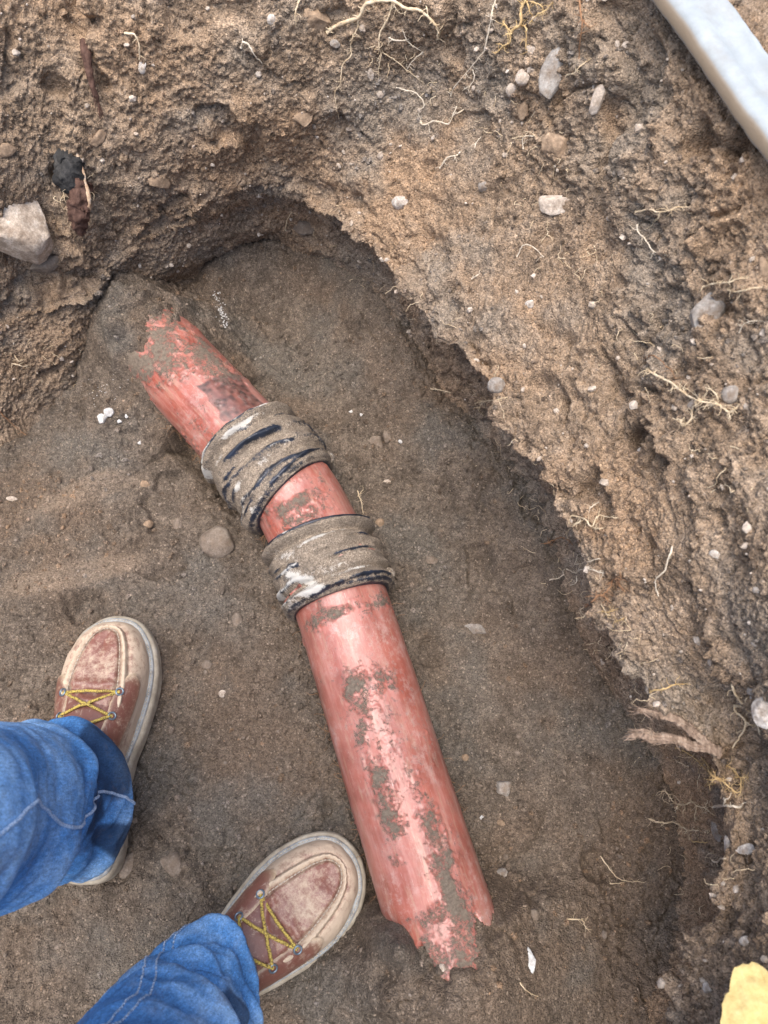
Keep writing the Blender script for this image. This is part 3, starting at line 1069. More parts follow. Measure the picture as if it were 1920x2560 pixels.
def pipe_section(P0, name, label, seed, end_fn=None, mud_spots=(), dark_spots=(), dust_line=None, mud_level=0.0):
    P, L = resample(catmull(np.asarray(P0), 16), 0.0016)
    NA = 230
    ang = np.linspace(0, 2 * math.pi, NA, endpoint=False)
    T, side, upv = frame_along(P)
    n = len(P)
    prm = np.stack([np.repeat(L[:, None], NA, 1), np.repeat(np.cos(ang)[None] * PR, n, 0), np.repeat(np.sin(ang)[None] * PR, n, 0)], -1).reshape(-1, 3)
    prm2 = prm + seed
    aa = np.repeat(ang[None], n, 0).ravel()            # 0 = right side, pi/2 = top, pi = left side
    ll = np.repeat(L[:, None], NA, 1).ravel()
    mud = 0.34 + mud_level + 0.40 * fbm(prm2, (14, 34, 34), 5, seed, 0.65)
    for (l0, a0, wl, wa, s_) in mud_spots:
        da = (aa - math.radians(a0) + math.pi) % (2 * math.pi) - math.pi
        e = ((ll - l0) / wl / 1.25) ** 2 + (da / math.radians(wa) / 1.25) ** 2
        mud += .72 * s_ * np.exp(-e) * (1 + 1.5 * fbm(prm2, 70, 3, seed + 31))
    if end_fn is not None:
        mud += 0.42 * sstep(L[-1] - .085, L[-1] - .012, ll) * (0.75 + 1.1 * fbm(prm2, 45, 3, seed + 33))
    mud += 0.35 * sstep(-0.25, -0.75, np.sin(aa))       # caked underside
    dark = np.zeros(len(ll))
    for (l0, a0, wl, wa, s_) in dark_spots:
        da = (aa - math.radians(a0) + math.pi) % (2 * math.pi) - math.pi
        e = np.maximum(np.abs(ll - l0 + .008 * vnoise(prm2, 60, 3)) / wl, np.abs(da + .1 * vnoise(prm2, 70, 4)) / math.radians(wa))
        dark = np.maximum(dark, s_ * sstep(1.05, .92, e) * (0.75 + .3 * vnoise(prm2, 200, 5)))
    dust = np.clip(0.45 + 0.8 * fbm(prm2, (10, 26, 26), 4, seed + 5), 0, 1) * sstep(-0.3, .8, np.sin(aa))  # pinkish dust weighted to the top, painting the pipe's highlight there
    r = PR + 0.0006 * fbm(prm2, 30, 2, seed) + 0.0016 * sstep(0.48, 0.62, mud + 0.25 * fbm(prm2, 260, 2, seed + 9)) + 0.0005 * (mud > .5) * vnoise(prm2, 420, 6)
    v = (P[:, None, :] + (r.reshape(n, NA)[..., None]) * (np.cos(ang)[None, :, None] * side[:, None, :] + np.sin(ang)[None, :, None] * upv[:, None, :]))
    q = grid_quads(n, NA, wrap_m=True)
    if end_fn is not None:                              # broken end: drop the faces past the jagged line
        lim = end_fn(aa, L[-1])
        keep = (ll <= lim)[q].all(1)
        q = q[keep]
    o = mesh_np(name, v.reshape(-1, 3), q[:, ::-1], M['pipe'], pipe_o, True, None, {'mud': np.clip(mud, 0, 1), 'dark': np.clip(dark, 0, 1), 'dust': dust,
                                                                                           'Pc': np.stack([ll + seed, aa * PR, 0 * aa], -1)})
    o.matrix_parent_inverse = pipe_o.matrix_world.inverted()
    sm = o.modifiers.new('wall', 'SOLIDIFY')
    sm.thickness = 0.011
    sm.offset = -1.0
    o['label'] = label
    return o


bpy.context.view_layer.update()
pipe_o.matrix_world  # settle
bpy.context.view_layer.update()
dlow = AXIS[6] - AXIS[5]
low_end = AXIS[6] + dlow / np.linalg.norm(dlow) * 0.084


def broken(aa, Lm):
    d = np.degrees(aa) % 360
    pts = [(0, -.055), (20, -.046), (42, -.042), (50, -.047), (55, -.060), (60, -.046), (64, -.024), (70, -.016), (78, -.006), (88, -.001), (98, -.006), (108, -.012), (112, -.030), (117, -.052), (124, -.050),
           (129, -.034), (135, -.020), (146, -.012), (157, -.016), (168, -.035), (200, -.06), (360, -.055)]
    return Lm + np.interp(d, [p[0] for p in pts], [p[1] for p in pts]) + 0.005 * fbm(np.stack([aa * 7, aa * 0, aa * 0], -1), 1.0, 3, 5)


sec_up = [AXIS[0] + (AXIS[1] - AXIS[0]) * .35, AXIS[1], AXIS[2] + (AXIS[3] - AXIS[2]) * .15]
pipe_section(sec_up, 'pipe_section', 'upper red pipe length running into the back wall', 3,
             mud_spots=[(.09, 128, .05, 26, .5), (.12, 62, .025, 20, .45), (.175, 40, .03, 20, .45), (.05, 100, .04, 70, .5), (.22, 165, .03, 25, .3)],
             dark_spots=[(.205, 72, .036, 30, .95)])
pipe_section([AXIS[2] * .4 + AXIS[3] * .6, AXIS[3], AXIS[4], AXIS[4] * .6 + AXIS[5] * .4], 'pipe_section', 'short red pipe piece between the two sleeves', 11,
             mud_spots=[(.075, 95, .03, 38, .42), (.13, 90, .018, 60, .3)])
pipe_section([AXIS[4] * .3 + AXIS[5] * .7, AXIS[5], AXIS[5] * .5 + low_end * .5, low_end], 'pipe_section', 'long lower red pipe length with jagged broken end', 23, broken,
             mud_spots=[(.06, 90, .010, 70, .55), (.15, 108, .018, 12, .45), (.15, 68, .014, 12, .4), (.20, 112, .035, 9, .35), (.27, 108, .04, 10, .45), (.33, 75, .05, 9, .45), (.38, 74, .05, 11, .45), (.36, 122, .03, 10, .4), (.395, 100, .02, 12, .3)], mud_level=-0.10)


# rubber sleeves
def sleeve_mat():
    m = NT('muddy_rubber')
    mud, white = m.attr('mud'), m.attr('white')
    rub = m.ramp(m.noise(60.0, 4), [(0.3, (0.008, 0.010, 0.014)), (0.7, (0.022, 0.03, 0.05))])
    soil = m.ramp(m.noise(300.0, 4, 0.7), [(0.3, (0.17, 0.132, 0.096)), (0.7, (0.34, 0.275, 0.205))])
    soil = m.mix(m.ramp(m.noise(55.0, 5, 0.7), [(0.42, 0.0), (0.64, 0.8)]), soil, (0.155, 0.125, 0.095))
    gv = m.ramp(m.noise(600.0, 2, 0.6), [(0.3, 0.55), (0.72, 1.4)])
    soil = m.mix(1.0, soil, gv, 'MULTIPLY')
    mudn = m.math('ADD', mud, m.math('MULTIPLY', m.math('SUBTRACT', m.noise(150.0, 6, 0.85), 0.5), 1.7))
    mm = m.ramp(mudn, [(0.36, 0.0), (0.58, 1.0)])
    c = m.mix(mm, rub, soil)
    wn_ = m.math('ADD', white, m.math('MULTIPLY', m.math('SUBTRACT', m.noise(150.0, 5, 0.85), 0.5), 1.5))
    c = m.mix(m.ramp(wn_, [(0.46, 0.0), (0.72, 0.85)]), c, (0.56, 0.54, 0.49))
    ro = m.math('ADD', m.math('MULTIPLY', mm, 0.45), 0.42)
    h = m.math('MULTIPLY', m.noise(420.0, 4, 0.7), m.math('ADD', mm, 0.15))
    return m.done(c, ro, m.bump(h, 0.5, 0.002), 0.5)


M['sleeve'] = sleeve_mat()


def sleeve(pts, label, seed, tilt0, tilt1, darks, whites, hx):
    P0 = catmull(pts, 12)
    P, L = resample(P0, 0.0011)
    NA = 260
    ang = np.linspace(0, 2 * math.pi, NA, endpoint=False)
    T, side, upv = frame_along(P)
    n = len(P)
    u = np.repeat((L / L[-1])[:, None], NA, 1)
    aa = np.repeat(ang[None], n, 0)
    prm = np.stack([np.repeat(L[:, None], NA, 1), np.cos(aa) * PR, np.sin(aa) * PR], -1).reshape(-1, 3) + seed
    base = 0.0052 + 0.0040 * np.exp(-((u - .10) / .05) ** 2) + 0.0035 * np.exp(-((u - .90) / .05) ** 2) - 0.0035 * np.exp(-((u - .20) / .03) ** 2) - 0.0030 * np.exp(-((u - .78) / .035) ** 2) + 0.0022 * np.exp(-((u - .5) / .16) ** 2)
    base = base - 0.0045 * sstep(.96, 1.0, u) - 0.0045 * sstep(.04, 0, u)
    # folds running round the sleeve, drifting along it
    wv_ = 0.35 * fbm(prm, (6, 14, 14), 2, seed + 2).reshape(n, NA)
    fold = np.sin((u * 3.3 + wv_) * 2 * math.pi)
    fold2 = fbm(prm * np.array([1, .4, .4]), (38, 30, 30), 3, seed + 3, ridged=True).reshape(n, NA)
    r = PR + .0042 + base + 0.0012 * fold * sstep(.0, .25, u) * sstep(1, .75, u) + 0.0046 * fold2 + 0.0022 * fbm(prm * np.array([1, .6, .6]), (70, 50, 50), 3, seed + 23, ridged=True).reshape(n, NA) + 0.003 * fbm(prm, (30, 26, 26), 2, seed + 4).reshape(n, NA)
    hel = 0.5 + 0.5 * np.sin((u * 4.2 + hx * aa / (2 * math.pi) + 0.55 * fbm(prm, (10, 20, 20), 3, seed + 51).reshape(n, NA)) * 2 * math.pi)
    hamp = sstep(-.35, .35, fbm(prm, (14, 22, 22), 2, seed + 52).reshape(n, NA)) * sstep(.05, .16, u) * sstep(.95, .84, u)
    crest = hel ** 3 * hamp
    r += 0.0048 * crest - 0.0016 * hamp
    mud = 0.86 - 0.52 * crest ** 2 + 0.26 * fbm(prm, (20, 18, 18), 4, seed + 6).reshape(n, NA) - 0.30 * np.clip(fold2 - .1, 0, 1)
    for u0 in (0.03, 0.97):
        mud -= 0.55 * np.exp(-((u - u0) / .03) ** 2) * (0.6 + .6 * fbm(prm, 30, 2, seed + 8).reshape(n, NA))
    adeg = np.degrees(aa)
    wob = 0.035 * fbm(prm, (5, 22, 22), 3, seed + 12).reshape(n, NA)
    white = 0.20 + 0.28 * crest ** 2 + 0.50 * fbm(prm * np.array([1, .6, .6]), (46, 40, 40), 4, seed + 7).reshape(n, NA)  # random pale smears, plus white glints painted on the fold crests
    brk = 0.55 + 0.9 * fbm(prm, (40, 60, 60), 3, seed + 15).reshape(n, NA)
    for (u0, a0, a1, sl, wd) in darks:                  # bare rubber where the mud has rubbed off
        uc = u0 + sl * (adeg - (a0 + a1) / 2) / 60 + wob
        fadea = sstep(a0 - 4, a0 + 10, adeg) * sstep(a1 + 4, a1 - 10, adeg)
        wd = wd * .7
        line = np.exp(-((u - uc) / wd) ** 2) * fadea
        mud -= 1.0 * line * np.clip(brk + .05, 0, 1.1)
        r += 0.0012 * line - 0.0022 * np.exp(-((u - uc - wd * 1.5) / (wd * .8)) ** 2) * fadea
    for (u0, a0, a1, sl, wd) in whites:                 # lime smears
        uc = u0 + sl * (adeg - (a0 + a1) / 2) / 60 + wob * 1.3
        fadea = sstep(a0 - 4, a0 + 8, adeg) * sstep(a1 + 4, a1 - 8, adeg)
        white += 0.62 * np.exp(-((u - uc) / wd) ** 2) * fadea * np.clip(brk + .2, .1, 1.2)
    r = np.maximum(r, PR + 0.0028)
    off = (tilt0 * (1 - u) + tilt1 * u) * np.cos(aa)
    v = P[:, None, :] + r[..., None] * (np.cos(ang)[None, :, None] * side[:, None, :] + np.sin(ang)[None, :, None] * upv[:, None, :]) + off[..., None] * T[:, None, :]
    r_in = np.full((1, NA), PR + 0.0002)
    inn = []
    for k in (0, n - 1):
        inn.append(P[k][None] + (PR + .0003) * (np.cos(ang)[:, None] * side[k] + np.sin(ang)[:, None] * upv[k]) + off[k][:, None] * T[k])
    V = np.concatenate([inn[0], v.reshape(-1, 3), inn[1]])
    z = np.zeros(NA)
    o = mesh_np('rubber_sleeve', V, grid_quads(n + 2, NA, wrap_m=True)[:, ::-1], M['sleeve'], pipe_o, True, None,
                {'mud': np.clip(np.concatenate([z, mud.ravel(), z]), 0, 1), 'white': np.clip(np.concatenate([z, white.ravel(), z]), 0, 1)})
    o.matrix_parent_inverse = pipe_o.matrix_world.inverted()
    o['label'] = label
    # the knob of the worm clamp, buried in mud, on the right flank
    g = Geo()
    k = int(n * .86)
    c = P[k] + (PR + .008) * (math.cos(.12) * side[k] + math.sin(.12) * upv[k])
    vv = ICO3[0] * np.array([.009, .009, .006])
    vv = vv * (1 + .15 * fbm(vv, 200, 2, seed)[:, None])
    B = np.stack([T[k], side[k], upv[k]], 1)
    g.add(vv @ B.T + c, None, ICO3[1])
    kb = g.build('clamp_screw', M['sleeve'], o, True, {'mud': np.full(len(vv), .7), 'white': np.full(len(vv), .45)})
    kb.matrix_parent_inverse = o.matrix_world.inverted() @ Matrix.Identity(4)
    return o


bpy.context.view_layer.update()
b0 = AXIS[2] + (AXIS[2] - AXIS[3]) * .08
s1 = sleeve([b0, AXIS[2] * .5 + AXIS[3] * .5, AXIS[3] + (AXIS[4] - AXIS[3]) * .06], 'upper muddy rubber sleeve with blue black folds', 5, 0.004, -0.006,
            [(.03, 15, 170, 0, .022), (.40, 62, 128, -.10, .05), (.46, 120, 150, -.05, .022), (.22, 15, 62, .06, .03), (.90, 15, 120, .03, .028), (.62, 140, 175, 0, .03), (.86, 120, 165, 0, .02)],
            [(.02, 40, 175, 0, .03), (.16, 60, 120, -.04, .025), (.24, 128, 150, 0, .03), (.66, 92, 112, -.1, .05), (.62, 130, 150, 0, .05), (.12, 160, 185, 0, .06), (.93, 120, 150, 0, .04)], 2.2)
s2 = sleeve([AXIS[4] + (AXIS[5] - AXIS[4]) * .04, AXIS[4] * .5 + AXIS[5] * .5, AXIS[5] + (AXIS[6] - AXIS[5]) * .02], 'lower muddy rubber sleeve with white smears', 41, 0.004, 0.003,
            [(.03, 15, 150, 0, .028), (.30, 25, 66, .03, .018), (.52, 22, 92, .05, .028), (.92, 18, 118, .02, .03), (.40, 140, 168, 0, .02), (.48, 116, 136, -.35, .04)],
            [(.25, 55, 112, .06, .03), (.60, 122, 140, -.3, .05), (.74, 108, 128, -.25, .07), (.90, 100, 126, 0, .05), (.70, 150, 172, 0, .07), (.80, 40, 92, .03, .02), (.03, 80, 130, 0, .03)], 0.6)
bpy.context.view_layer.update()
for s_ in (s1, s2):
    for ch in s_.children:
        ch.matrix_parent_inverse = s_.matrix_world.inverted()

# fine hair roots and muck along the pipe's underside
g = Geo()
for k in range(260):
    seg_i = random.choice([1, 1, 1, 3, 4, 5, 5, 5])
    t = random.random()
    p = AXIS[seg_i] * (1 - t) + AXIS[seg_i + 1] * t
    d = AXIS[seg_i + 1] - AXIS[seg_i]
    d = d / np.linalg.norm(d)
    sd_ = np.array([d[1], -d[0], 0]) * (-1 if False else 1)
    s_ = -1 if random.random() < .25 else 1
    sgn = -s_
    left = np.array([-d[1], d[0], 0])
    # image-left flank of the pipe is the -x side
    flank = left if left[0] < 0 else -left
    if s_ < 0:
        flank = -flank
    st = p + flank * (PR - .002) + np.array([0, 0, -.02 + random.uniform(-.02, .012)])
    path = [st]
    dirv = flank * random.uniform(.1, .8) + d * random.uniform(-.8, .8) + np.array([0, 0, random.uniform(-.5, .2)])
    for j in range(6):
        dirv = dirv + rng.normal(size=3) * .45
        dirv /= np.linalg.norm(dirv)
        path.append(path[-1] + dirv * random.uniform(.0015, .0045))
    g.tube(path, np.linspace(.00035, .00015, 7), 4, False)
ro = g.build('root_hairs', M['root_brown'], pipe_o)
ro.matrix_parent_inverse = pipe_o.matrix_world.inverted()
ro['kind'] = 'stuff'

# ------------------------------------------------------------------ roots hanging out of the soil
SUBS = {'c4': (680, 0, .28933), 'c5': (1100, 0, .30139), 'c7': (1500, 500, .27132), 'ca': (1360, 1150, .24111), 'cb': (1540, 1700, .22905),
        'c1': (0, 0, .57866), 'c2': (960, 0, .57866), 'c2b': (960, 700, .57866), 'c3': (0, 700, .57866), 'px': (0, 0, 1.0)}


def root(name, crop, lines, mat, label, lift=1.0, hairs=0.5, cat='root', group='roots hanging from the pit wall'):
    x0, y0, k = SUBS[crop]
    g = Geo()
    org = None
    for (rp, pts) in lines:
        P2 = np.array(pts, float) * k + np.array([x0, y0])
        P2 = catmull(P2, 5) if len(P2) > 2 else np.linspace(P2[0], P2[-1], 8)
        P2 = P2 + rng.normal(size=P2.shape) * 0.7
        pos, dep = [], []
        for (x, y) in P2:
            p, n_, d_ = hit(x, y)
            pos.append(p)
            dep.append(d_)
        pos, dep = np.array(pos), np.array(dep)
        # keep depth continuous: a root bridges hollows instead of following them
        dist_ = np.linalg.norm(pos - np.array([0, 0, CAM_H]), axis=1)
        sm = dist_.copy()
        for it in range(14):
            q_ = np.concatenate([[sm[0]], (sm[:-2] + sm[1:-1] * 1 + sm[2:]) / 3, [sm[-1]]])
            sm = np.minimum(q_, dist_)
        rr = rp * 1.05 * np.median(dep) / FPX
        dirs = (pos - np.array([0, 0, CAM_H])) / dist_[:, None]
        bow = np.sin(np.linspace(0.15, math.pi, len(sm)))
        sm = sm - rr * (0.7 + 1.6 * lift * bow) - 0.0035 * lift * bow
        path = np.array([0, 0, CAM_H]) + dirs * sm[:, None]
        taper = np.linspace(1.1, .55, len(path)) * (1 + .12 * rng.normal(size=len(path)))
        g.tube(path, rr * np.clip(taper, .4, 1.4), 6)
        if org is None:
            org = path[0]
        nh = int(len(path) * hairs)
        for h_ in range(nh):
            i = random.randrange(len(path))
            d = rng.normal(size=3)
            d /= np.linalg.norm(d)
            hp = [path[i]]
            for j in range(4):
                d = d + rng.normal(size=3) * .5
                d /= np.linalg.norm(d)
                hp.append(hp[-1] + d * random.uniform(.0012, .0032))
            g.tube(hp, np.linspace(rr * .4, rr * .18, 5), 4, False)
    o = g.build(name, M[mat])
    v = np.empty(len(o.data.vertices) * 3, np.float32)
    o.data.vertices.foreach_get('co', v)
    v = v.reshape(-1, 3) - org
    o.data.vertices.foreach_set('co', v.astype(np.float32).ravel())
    o.location = org
    return tag(o, label, cat, group)


root('root', 'c4', [(4.6, [(1430, 340), (1440, 270), (1390, 190), (1330, 130), (1260, 85), (1150, 75), (1050, 10), (900, 10), (800, 50), (750, 150), (650, 190), (560, 220), (470, 285)][::-1]),
                    (2.4, [(1045, 20), (1005, 150), (960, 230), (930, 300), (925, 400), (940, 460), (930, 560), (912, 650)]),
                    (1.5, [(750, 150), (740, 240), (700, 320), (680, 400), (685, 480), (610, 560), (590, 720), (550, 780), (545, 860), (580, 1030)]),
                    (1.2, [(950, 450), (1060, 520), (1160, 600), (1250, 670), (1300, 705)]),
                    (1.5, [(1050, 30), (1080, 90), (1130, 120), (1170, 75)])], 'root_cream', 'thick arching cream root with long hanging strands at the top edge', 1.2)
root('root', 'c4', [(1.8, [(1005, 325), (1080, 350), (1160, 345), (1120, 250)]), (1.3, [(1160, 345), (1220, 400), (1310, 450)]), (1.6, [(1310, 450), (1220, 520), (1160, 610)])], 'root_white', 'small star shaped white root inside the arch of the thick root')
root('root', 'c4', [(1.3, [(1070, 755), (1150, 780), (1240, 800), (1300, 860), (1310, 920), (1270, 960), (1280, 1040)]), (2.0, [(1280, 1040), (1310, 1080), (1420, 1045), (1520, 1075), (1560, 1000), (1600, 910)]), (1.6, [(1560, 1000), (1660, 945)])], 'root_white', 'looping white root strand across the bank below the star root')
root('root', 'c4', [(2.4, [(250, -20), (210, 70), (200, 150), (210, 240)])], 'root_cream', 'short cream root at the top edge left of the blocky tan stone')
root('root', 'c5', [(1.9, [(470, -20), (435, 80), (430, 140), (415, 200), (375, 400), (320, 480), (240, 580), (120, 720), (90, 800)]), (1.3, [(270, 575), (285, 640), (250, 710), (190, 750)])], 'root_white', 'long thin white root falling from the top edge beside the yellow root')
root('root', 'c5', [(3.4, [(720, -20), (675, 70), (665, 200), (590, 265), (580, 350), (530, 380), (490, 430)]), (2, [(590, 265), (540, 210), (520, 170)]), (2, [(675, 210), (715, 240), (710, 400), (740, 425)]),
                    (1.8, [(720, 5), (740, 80), (770, 140)]), (1.8, [(740, 10), (830, 40), (860, 90)]), (1.8, [(740, 200), (800, 130), (880, 80), (940, 10)])], 'root_yellow', 'branching yellow root hanging at the top edge', 1.2, .9)
root('root', 'c5', [(2.2, [(1155, -20), (1165, 100), (1180, 200), (1160, 350), (1150, 490)]), (1.8, [(1190, 170), (1215, 205), (1245, 235)])], 'root_brown', 'straight brown root hanging from the top edge left of the pale bar')
root('root', 'c5', [(1.7, [(1060, 620), (1110, 610), (1150, 560), (1200, 520), (1250, 490)])], 'root_cream', 'short cream root beside the tall pointed grey stone')
root('root', 'c5', [(1.9, [(0, 1394), (60, 1310), (130, 1290), (170, 1260)])], 'root_white', 'short white root below the looping strand in the right bank')
root('root', 'c5', [(1.6, [(690, 1235), (690, 1140), (790, 1125)])], 'root_white', 'hooked white rootlet left of the broad dusty tan stone')
root('root', 'c5', [(1.4, [(280, 1250), (300, 1190), (340, 1130)])], 'root_white', 'tiny white rootlet between the looping strand and the hooked one')
root('root', 'c7', [(1.9, [(330, 115), (460, 90), (530, 110), (640, 95), (720, 65), (850, 75)]), (1.4, [(550, 120), (530, 180), (480, 215)])], 'root_cream', 'cream root lying sideways right of the flat cream stone')
root('root', 'c7', [(1.9, [(340, 230), (350, 290), (420, 370), (490, 470), (560, 490), (610, 505)]), (1.4, [(490, 470), (500, 500), (500, 520)])], 'root_white', 'white root running down to a fork above the kite shaped stone')
root('root', 'c7', [(2.4, [(950, 800), (1080, 765), (1180, 760), (1260, 730), (1380, 720)])], 'root_cream', 'cream root just above the kite shaped stone')
root('root', 'c7', [(2.2, [(1180, 830), (1250, 850), (1400, 815), (1520, 800)])], 'root_cream', 'pale root right of the kite shaped stone near the edge')
root('root', 'c7', [(3.2, [(435, 1550), (460, 1580), (530, 1620), (660, 1690), (750, 1760), (840, 1820), (950, 1860), (1080, 1880), (1180, 1950), (1240, 1930), (1290, 1880)]), (2, [(840, 1820), (790, 1780), (760, 1740)]),
                    (2.4, [(860, 1850), (850, 1960), (830, 2030), (770, 2080), (740, 2050), (780, 1990)]), (2, [(950, 1860), (880, 1800), (800, 1740)]), (2.4, [(1080, 1880), (1070, 1790), (960, 1720)]),
                    (2, [(1080, 1880), (960, 1900), (900, 1930)]), (1.8, [(1180, 1950), (1060, 1860), (940, 1830)])], 'root_cream', 'fan of cream roots spread across the right bank below the kite stone', 1.3, .9)
root('root', 'c7', [(1.3, [(440, 1470), (470, 1425), (540, 1460), (600, 1520), (660, 1570), (690, 1650)])], 'root_brown', 'thin reddish rootlet arching over the fan of cream roots')
root('root', 'c7', [(1.4, [(1280, 1220), (1320, 1150), (1400, 1115), (1450, 1115)])], 'root_white', 'curved white rootlet lower right of the kite shaped stone')
root('root', 'ca', [(2.1, [(295, 575), (380, 595), (430, 620), (495, 690), (540, 600), (580, 575), (680, 595), (780, 600)]), (1.7, [(380, 595), (370, 640), (290, 690), (215, 770)]), (1.7, [(510, 700), (560, 710), (610, 705)])], 'root_cream', 'zigzag cream root on the overhang lip right of the lower sleeve')
root('root', 'ca', [(1.5, [(0, 870), (80, 840), (170, 805), (250, 830), (300, 880)])], 'root_brown', 'thin brown root under the lip below the zigzag cream root', 1.5, 1.0)
root('root', 'ca', [(1.5, [(230, 1130), (330, 1170), (360, 1140), (480, 1130), (560, 1160), (640, 1175)]), (1.3, [(330, 1170), (335, 1270), (270, 1300)]), (1.2, [(360, 1140), (390, 1070), (470, 1050), (580, 1020)]), (1.1, [(390, 1070), (320, 1080), (340, 1030), (350, 980)]), (1.2, [(60, 1245), (150, 1220), (230, 1180)])],
     'root_white', 'tangle of fine pale roots in the undercut right of the lower pipe', 1.6, .6)
root('root', 'ca', [(2.2, [(430, 1525), (520, 1450), (550, 1410), (620, 1390), (690, 1310), (720, 1240), (810, 1240)]), (1.5, [(620, 1410), (690, 1480)]), (1.5, [(800, 1215), (775, 1150)]), (1.5, [(770, 1270), (840, 1370)])], 'root_brown', 'reddish brown kinked root poking out below the fine root tangle', 1.4, .9)
root('root', 'ca', [(2.3, [(1330, 900), (1285, 1040), (1250, 1150), (1170, 1220), (1150, 1280), (1185, 1410)])], 'root_white', 'single long white root hanging down the right bank', 1.2, .1)
root('root', 'ca', [(1.7, [(475, 500), (520, 465), (570, 435)])], 'root_white', 'short straight white rootlet above the zigzag root')
root('root', 'ca', [(1.5, [(600, 1570), (660, 1580), (740, 1555)]), (1.4, [(735, 1680), (800, 1650), (830, 1630)])], 'root_yellow', 'pair of small yellowish rootlets below the reddish kinked root', 1, 1.2)
root('root', 'ca', [(1.3, [(660, 1950), (710, 1940), (770, 1940)]), (1.3, [(640, 2070), (700, 2020), (750, 2030)])], 'root_cream', 'pair of fine rootlets at the lip above the torn double root', 1, .8)
root('root', 'cb', [(2.6, [(370, 130), (420, 110), (540, 95), (640, 50), (740, 45)])], 'root_yellow', 'yellowish root at the lip just above the torn double root')
root('root', 'cb', [(3.4, [(1260, 30), (1290, 130), (1370, 250), (1400, 270)]), (1.8, [(1400, 270), (1420, 210), (1450, 180)]), (3.2, [(1290, 280), (1370, 290), (1480, 360), (1560, 420), (1555, 530), (1580, 620)]),
                    (3.0, [(1290, 290), (1310, 350), (1400, 430), (1410, 510), (1350, 620), (1265, 740)]), (2.6, [(1400, 430), (1450, 480), (1520, 500)])], 'root_cream', 'forked cream root on the right bank beside the bright rock', 1.0, .15)
root('root', 'cb', [(1.8, [(650, 740), (780, 800), (900, 890), (960, 960), (1060, 1050), (1160, 1100), (1320, 1230), (1365, 1170), (1345, 1060), (1270, 970), (1200, 930)]), (1.5, [(935, 850), (1000, 930), (1050, 1030)]),
                    (1.7, [(1000, 1110), (1080, 1080), (1170, 1110)]), (1.5, [(1010, 1150), (1080, 1130)]), (1.7, [(1340, 1060), (1390, 1065), (1440, 1060)])], 'root_yellow', 'shaggy yellowish roots hanging below the torn double root', 1.6, 1.6)
root('root', 'cb', [(1.7, [(500, 1215), (540, 1215), (580, 1270), (620, 1320), (680, 1360), (760, 1360), (830, 1330), (880, 1370), (960, 1390), (1000, 1330)]), (1.4, [(960, 1390), (1010, 1430), (1080, 1480)]), (1.4, [(680, 1360), (660, 1400), (640, 1430)]), (1.3, [(880, 1370), (860, 1500), (870, 1560)])],
     'root_cream', 'long fine root stretched across the undercut at lower right', 2.0, .8)
root('root', 'cb', [(3.6, [(1065, 1390), (1170, 1370), (1260, 1375), (1350, 1390), (1380, 1350)]), (3.0, [(1180, 1370), (1190, 1300), (1150, 1290)])], 'root_white', 'stubby bright white root star on the lower right lip', 1.4, .1)
root('root', 'cb', [(1.7, [(360, 1520), (450, 1545), (540, 1560), (620, 1550), (700, 1590), (780, 1640), (850, 1640), (940, 1650), (1010, 1680)])], 'root_cream', 'lower fine root crossing the undercut under the long fine root', 2.0, .8)
root('root', 'cb', [(1.6, [(810, 1720), (840, 1765), (940, 1770), (1010, 1780)])], 'root_yellow', 'short curved rootlet beside the bluish upright stone', 1.8, .4)
root('root', 'cb', [(2.6, [(1050, 1970), (1100, 1990), (1140, 1950), (1200, 1950)]), (2.2, [(1100, 1990), (1110, 2030)])], 'root_white', 'small white forked rootlet below the two white stones at lower right', 1.2, .1)
root('root', 'c2', [(1.5, [(575, 1110), (600, 1060), (640, 1065), (690, 1110)])], 'root_white', 'thin white arched rootlet in the middle of the right bank', 1.2, .1)
root('root', 'c2', [(1.5, [(380, 1205), (400, 1190), (412, 1182)])], 'root_white', 'tiny white rootlet left of the arched one near the smooth patch')
root('root', 'c2b', [(1.7, [(415, 525), (470, 520), (535, 505)]), (1.2, [(430, 525), (410, 560), (430, 590)]), (1.2, [(430, 525), (390, 532)])], 'root_cream', 'cream root under the bluish round stone on the lip', 1.5, .9)
root('root', 'c2b', [(1.3, [(200, 470), (240, 475), (290, 487)])], 'root_cream', 'fine rootlet on the slope left of the bluish round stone')
root('root', 'c1', [(2.6, [(1040, 205), (1050, 182), (1075, 195), (1100, 240), (1130, 272)])], 'root_white', 'curled white root in the bank left of centre near the top', 1.3, .1)
root('root', 'c1', [(2.6, [(540, 145), (580, 150), (600, 190), (603, 255)])], 'root_cream', 'hooked cream root above the white sliver stone', 1.2, .2)
root('root', 'c1', [(1.6, [(1232, 995), (1240, 950), (1262, 915)])], 'root_cream', 'fine cream rootlet beside the knobbly stone under the back overhang', 1.4, .1)
root('root', 'c3', [(1.5, [(50, 360), (90, 370), (135, 377)]), (1.3, [(60, 320), (80, 350), (95, 345)])], 'root_cream', 'fine rootlets on the shaded left wall', 1.2, .6)
root('root', 'c3', [(1.5, [(0, 570), (40, 610), (110, 670)])], 'root_brown', 'thin brown rootlet at the foot of the left wall', 1.2, .3)
root('root', 'c3', [(1.3, [(1545, 910), (1560, 960), (1570, 1010)]), (1.1, [(1545, 935), (1570, 905)])], 'root_cream', 'fine cream rootlet on the floor right of the middle pipe piece', 1.5, .6, group='rootlets on the pit floor')
root('root', 'px', [(1.5, [(1300, 2456), (1320, 2480), (1345, 2492)])], 'root_cream', 'small pale rootlet on the floor near the bottom edge', 1.2, .2, group='rootlets on the pit floor')
root('root', 'px', [(1.8, [(1420, 2298), (1445, 2298), (1460, 2300)]), (1.3, [(1455, 2295), (1465, 2320), (1480, 2325)])], 'root_cream', 'short pale rootlet on the floor right of the white chip', 1.2, .5, group='rootlets on the pit floor')
